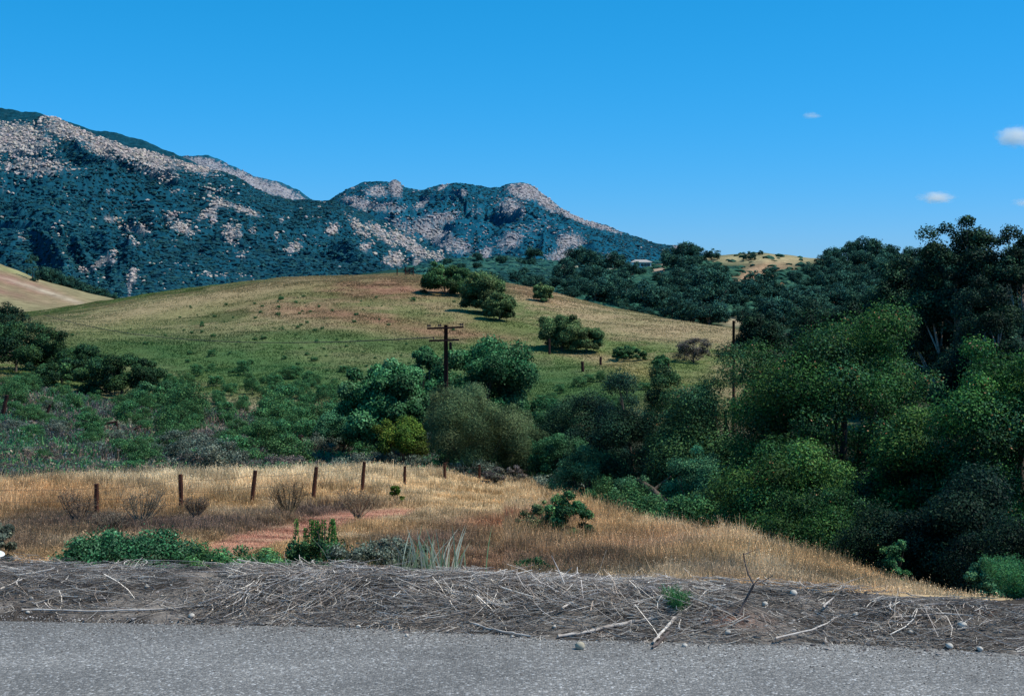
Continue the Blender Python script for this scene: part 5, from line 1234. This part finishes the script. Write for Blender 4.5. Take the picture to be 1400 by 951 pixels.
for i, (u, p, ru, rp, dens, lab) in enumerate(((1110, 158, 17, 6, .03, 'faint tiny white cloud high above the wooded hill'), (1281, 270, 32, 11, .045, 'small white cloud just above the tall eucalyptus'), (1390, 187, 36, 20, .045, 'white cloud at the right picture edge'), (1400, 277, 22, 8, .025, 'faint white cloud low at the right picture edge'))):
    Y = 9000.0; s = Y / F; me = bpy.data.meshes.new('cloud')
    V, P = IV2, IP2; me = make_mesh('cloud', V, P, 3, mat=mat_cloud(i * 7.3 + 2, dens)); o = link('cloud', me)
    o.location = (wx(u, Y), Y, wz(p, Y)); o.scale = (ru * s, ru * s * .6, rp * s); tag(o, lab, 'cloud')

# ------------------------------------------------------------------ light, sky, camera
ELEV, AZ = R(56), R(98)        # azimuth clockwise from the view direction (+Y)
sd = Vector((math.sin(AZ) * math.cos(ELEV), math.cos(AZ) * math.cos(ELEV), math.sin(ELEV)))
L = bpy.data.lights.new('sun', 'SUN'); L.energy = 5.0; L.angle = R(.53); L.color = (1.0, .93, .80)
lo = bpy.data.objects.new('sun', L); COL.objects.link(lo); lo.rotation_euler = sd.to_track_quat('Z', 'Y').to_euler()
W = bpy.data.worlds.new('World'); SC.world = W; W.use_nodes = True; nt = W.node_tree; nt.nodes.clear()
sky = nt.nodes.new('ShaderNodeTexSky'); sky.sky_type = 'NISHITA'; sky.sun_disc = False; sky.sun_elevation = ELEV; sky.sun_rotation = AZ
sky.air_density = 1.0; sky.dust_density = .3; sky.ozone_density = 3.0; sky.altitude = 200
gm = nt.nodes.new('ShaderNodeHueSaturation'); gm.inputs['Saturation'].default_value = 1.15
tn = nt.nodes.new('ShaderNodeMix'); tn.data_type = 'RGBA'; tn.blend_type = 'MULTIPLY'; tn.inputs[0].default_value = 1; tn.inputs[7].default_value = (.62, 1.0, 1.0, 1)
bg = nt.nodes.new('ShaderNodeBackground'); bg.inputs['Strength'].default_value = .12; ow = nt.nodes.new('ShaderNodeOutputWorld')
nt.links.new(sky.outputs[0], gm.inputs['Color']); nt.links.new(gm.outputs[0], tn.inputs[6]); sp = nt.nodes.new('ShaderNodeSeparateColor'); cb = nt.nodes.new('ShaderNodeCombineColor'); nt.links.new(tn.outputs[2], sp.inputs[0])
for ch, (aa, gg, mx) in enumerate(((1.75, 2.1, .9), (.645, .66, 1.1), (1.24, 1.0, 1.3))):
    m0 = N(nt.nodes, 'ShaderNodeMath', operation='MULTIPLY'); m0.inputs[1].default_value = .12; nt.links.new(sp.outputs[ch], m0.inputs[0])
    m1_ = N(nt.nodes, 'ShaderNodeMath', operation='POWER'); m1_.inputs[1].default_value = gg; nt.links.new(m0.outputs[0], m1_.inputs[0])
    m2_ = N(nt.nodes, 'ShaderNodeMath', operation='MULTIPLY'); m2_.inputs[1].default_value = aa / .12; nt.links.new(m1_.outputs[0], m2_.inputs[0])
    m3_ = N(nt.nodes, 'ShaderNodeMath', operation='MINIMUM'); m3_.inputs[1].default_value = mx / .12; nt.links.new(m2_.outputs[0], m3_.inputs[0]); nt.links.new(m3_.outputs[0], cb.inputs[ch])
nt.links.new(cb.outputs[0], bg.inputs[0]); nt.links.new(bg.outputs[0], ow.inputs[0])

cam = bpy.data.cameras.new('camera'); cam.lens = 50; cam.sensor_width = 36; cam.sensor_fit = 'HORIZONTAL'; cam.clip_start = .1; cam.clip_end = 40000
cam.shift_y = -(475.5 - H0) / 1400.0
co = bpy.data.objects.new('camera', cam); COL.objects.link(co); co.location = (0, 0, CZ); co.rotation_euler = (R(90), 0, 0); SC.camera = co
SC.view_settings.view_transform = 'Standard'; SC.view_settings.look = 'None'; SC.view_settings.exposure = 0; SC.view_settings.gamma = 1
SC.cycles.max_bounces = 8; SC.cycles.transparent_max_bounces = 8; SC.cycles.volume_bounces = 8; SC.cycles.use_denoising = True
for o in COL.objects:
    if '_n' in o.keys(): del o['_n']
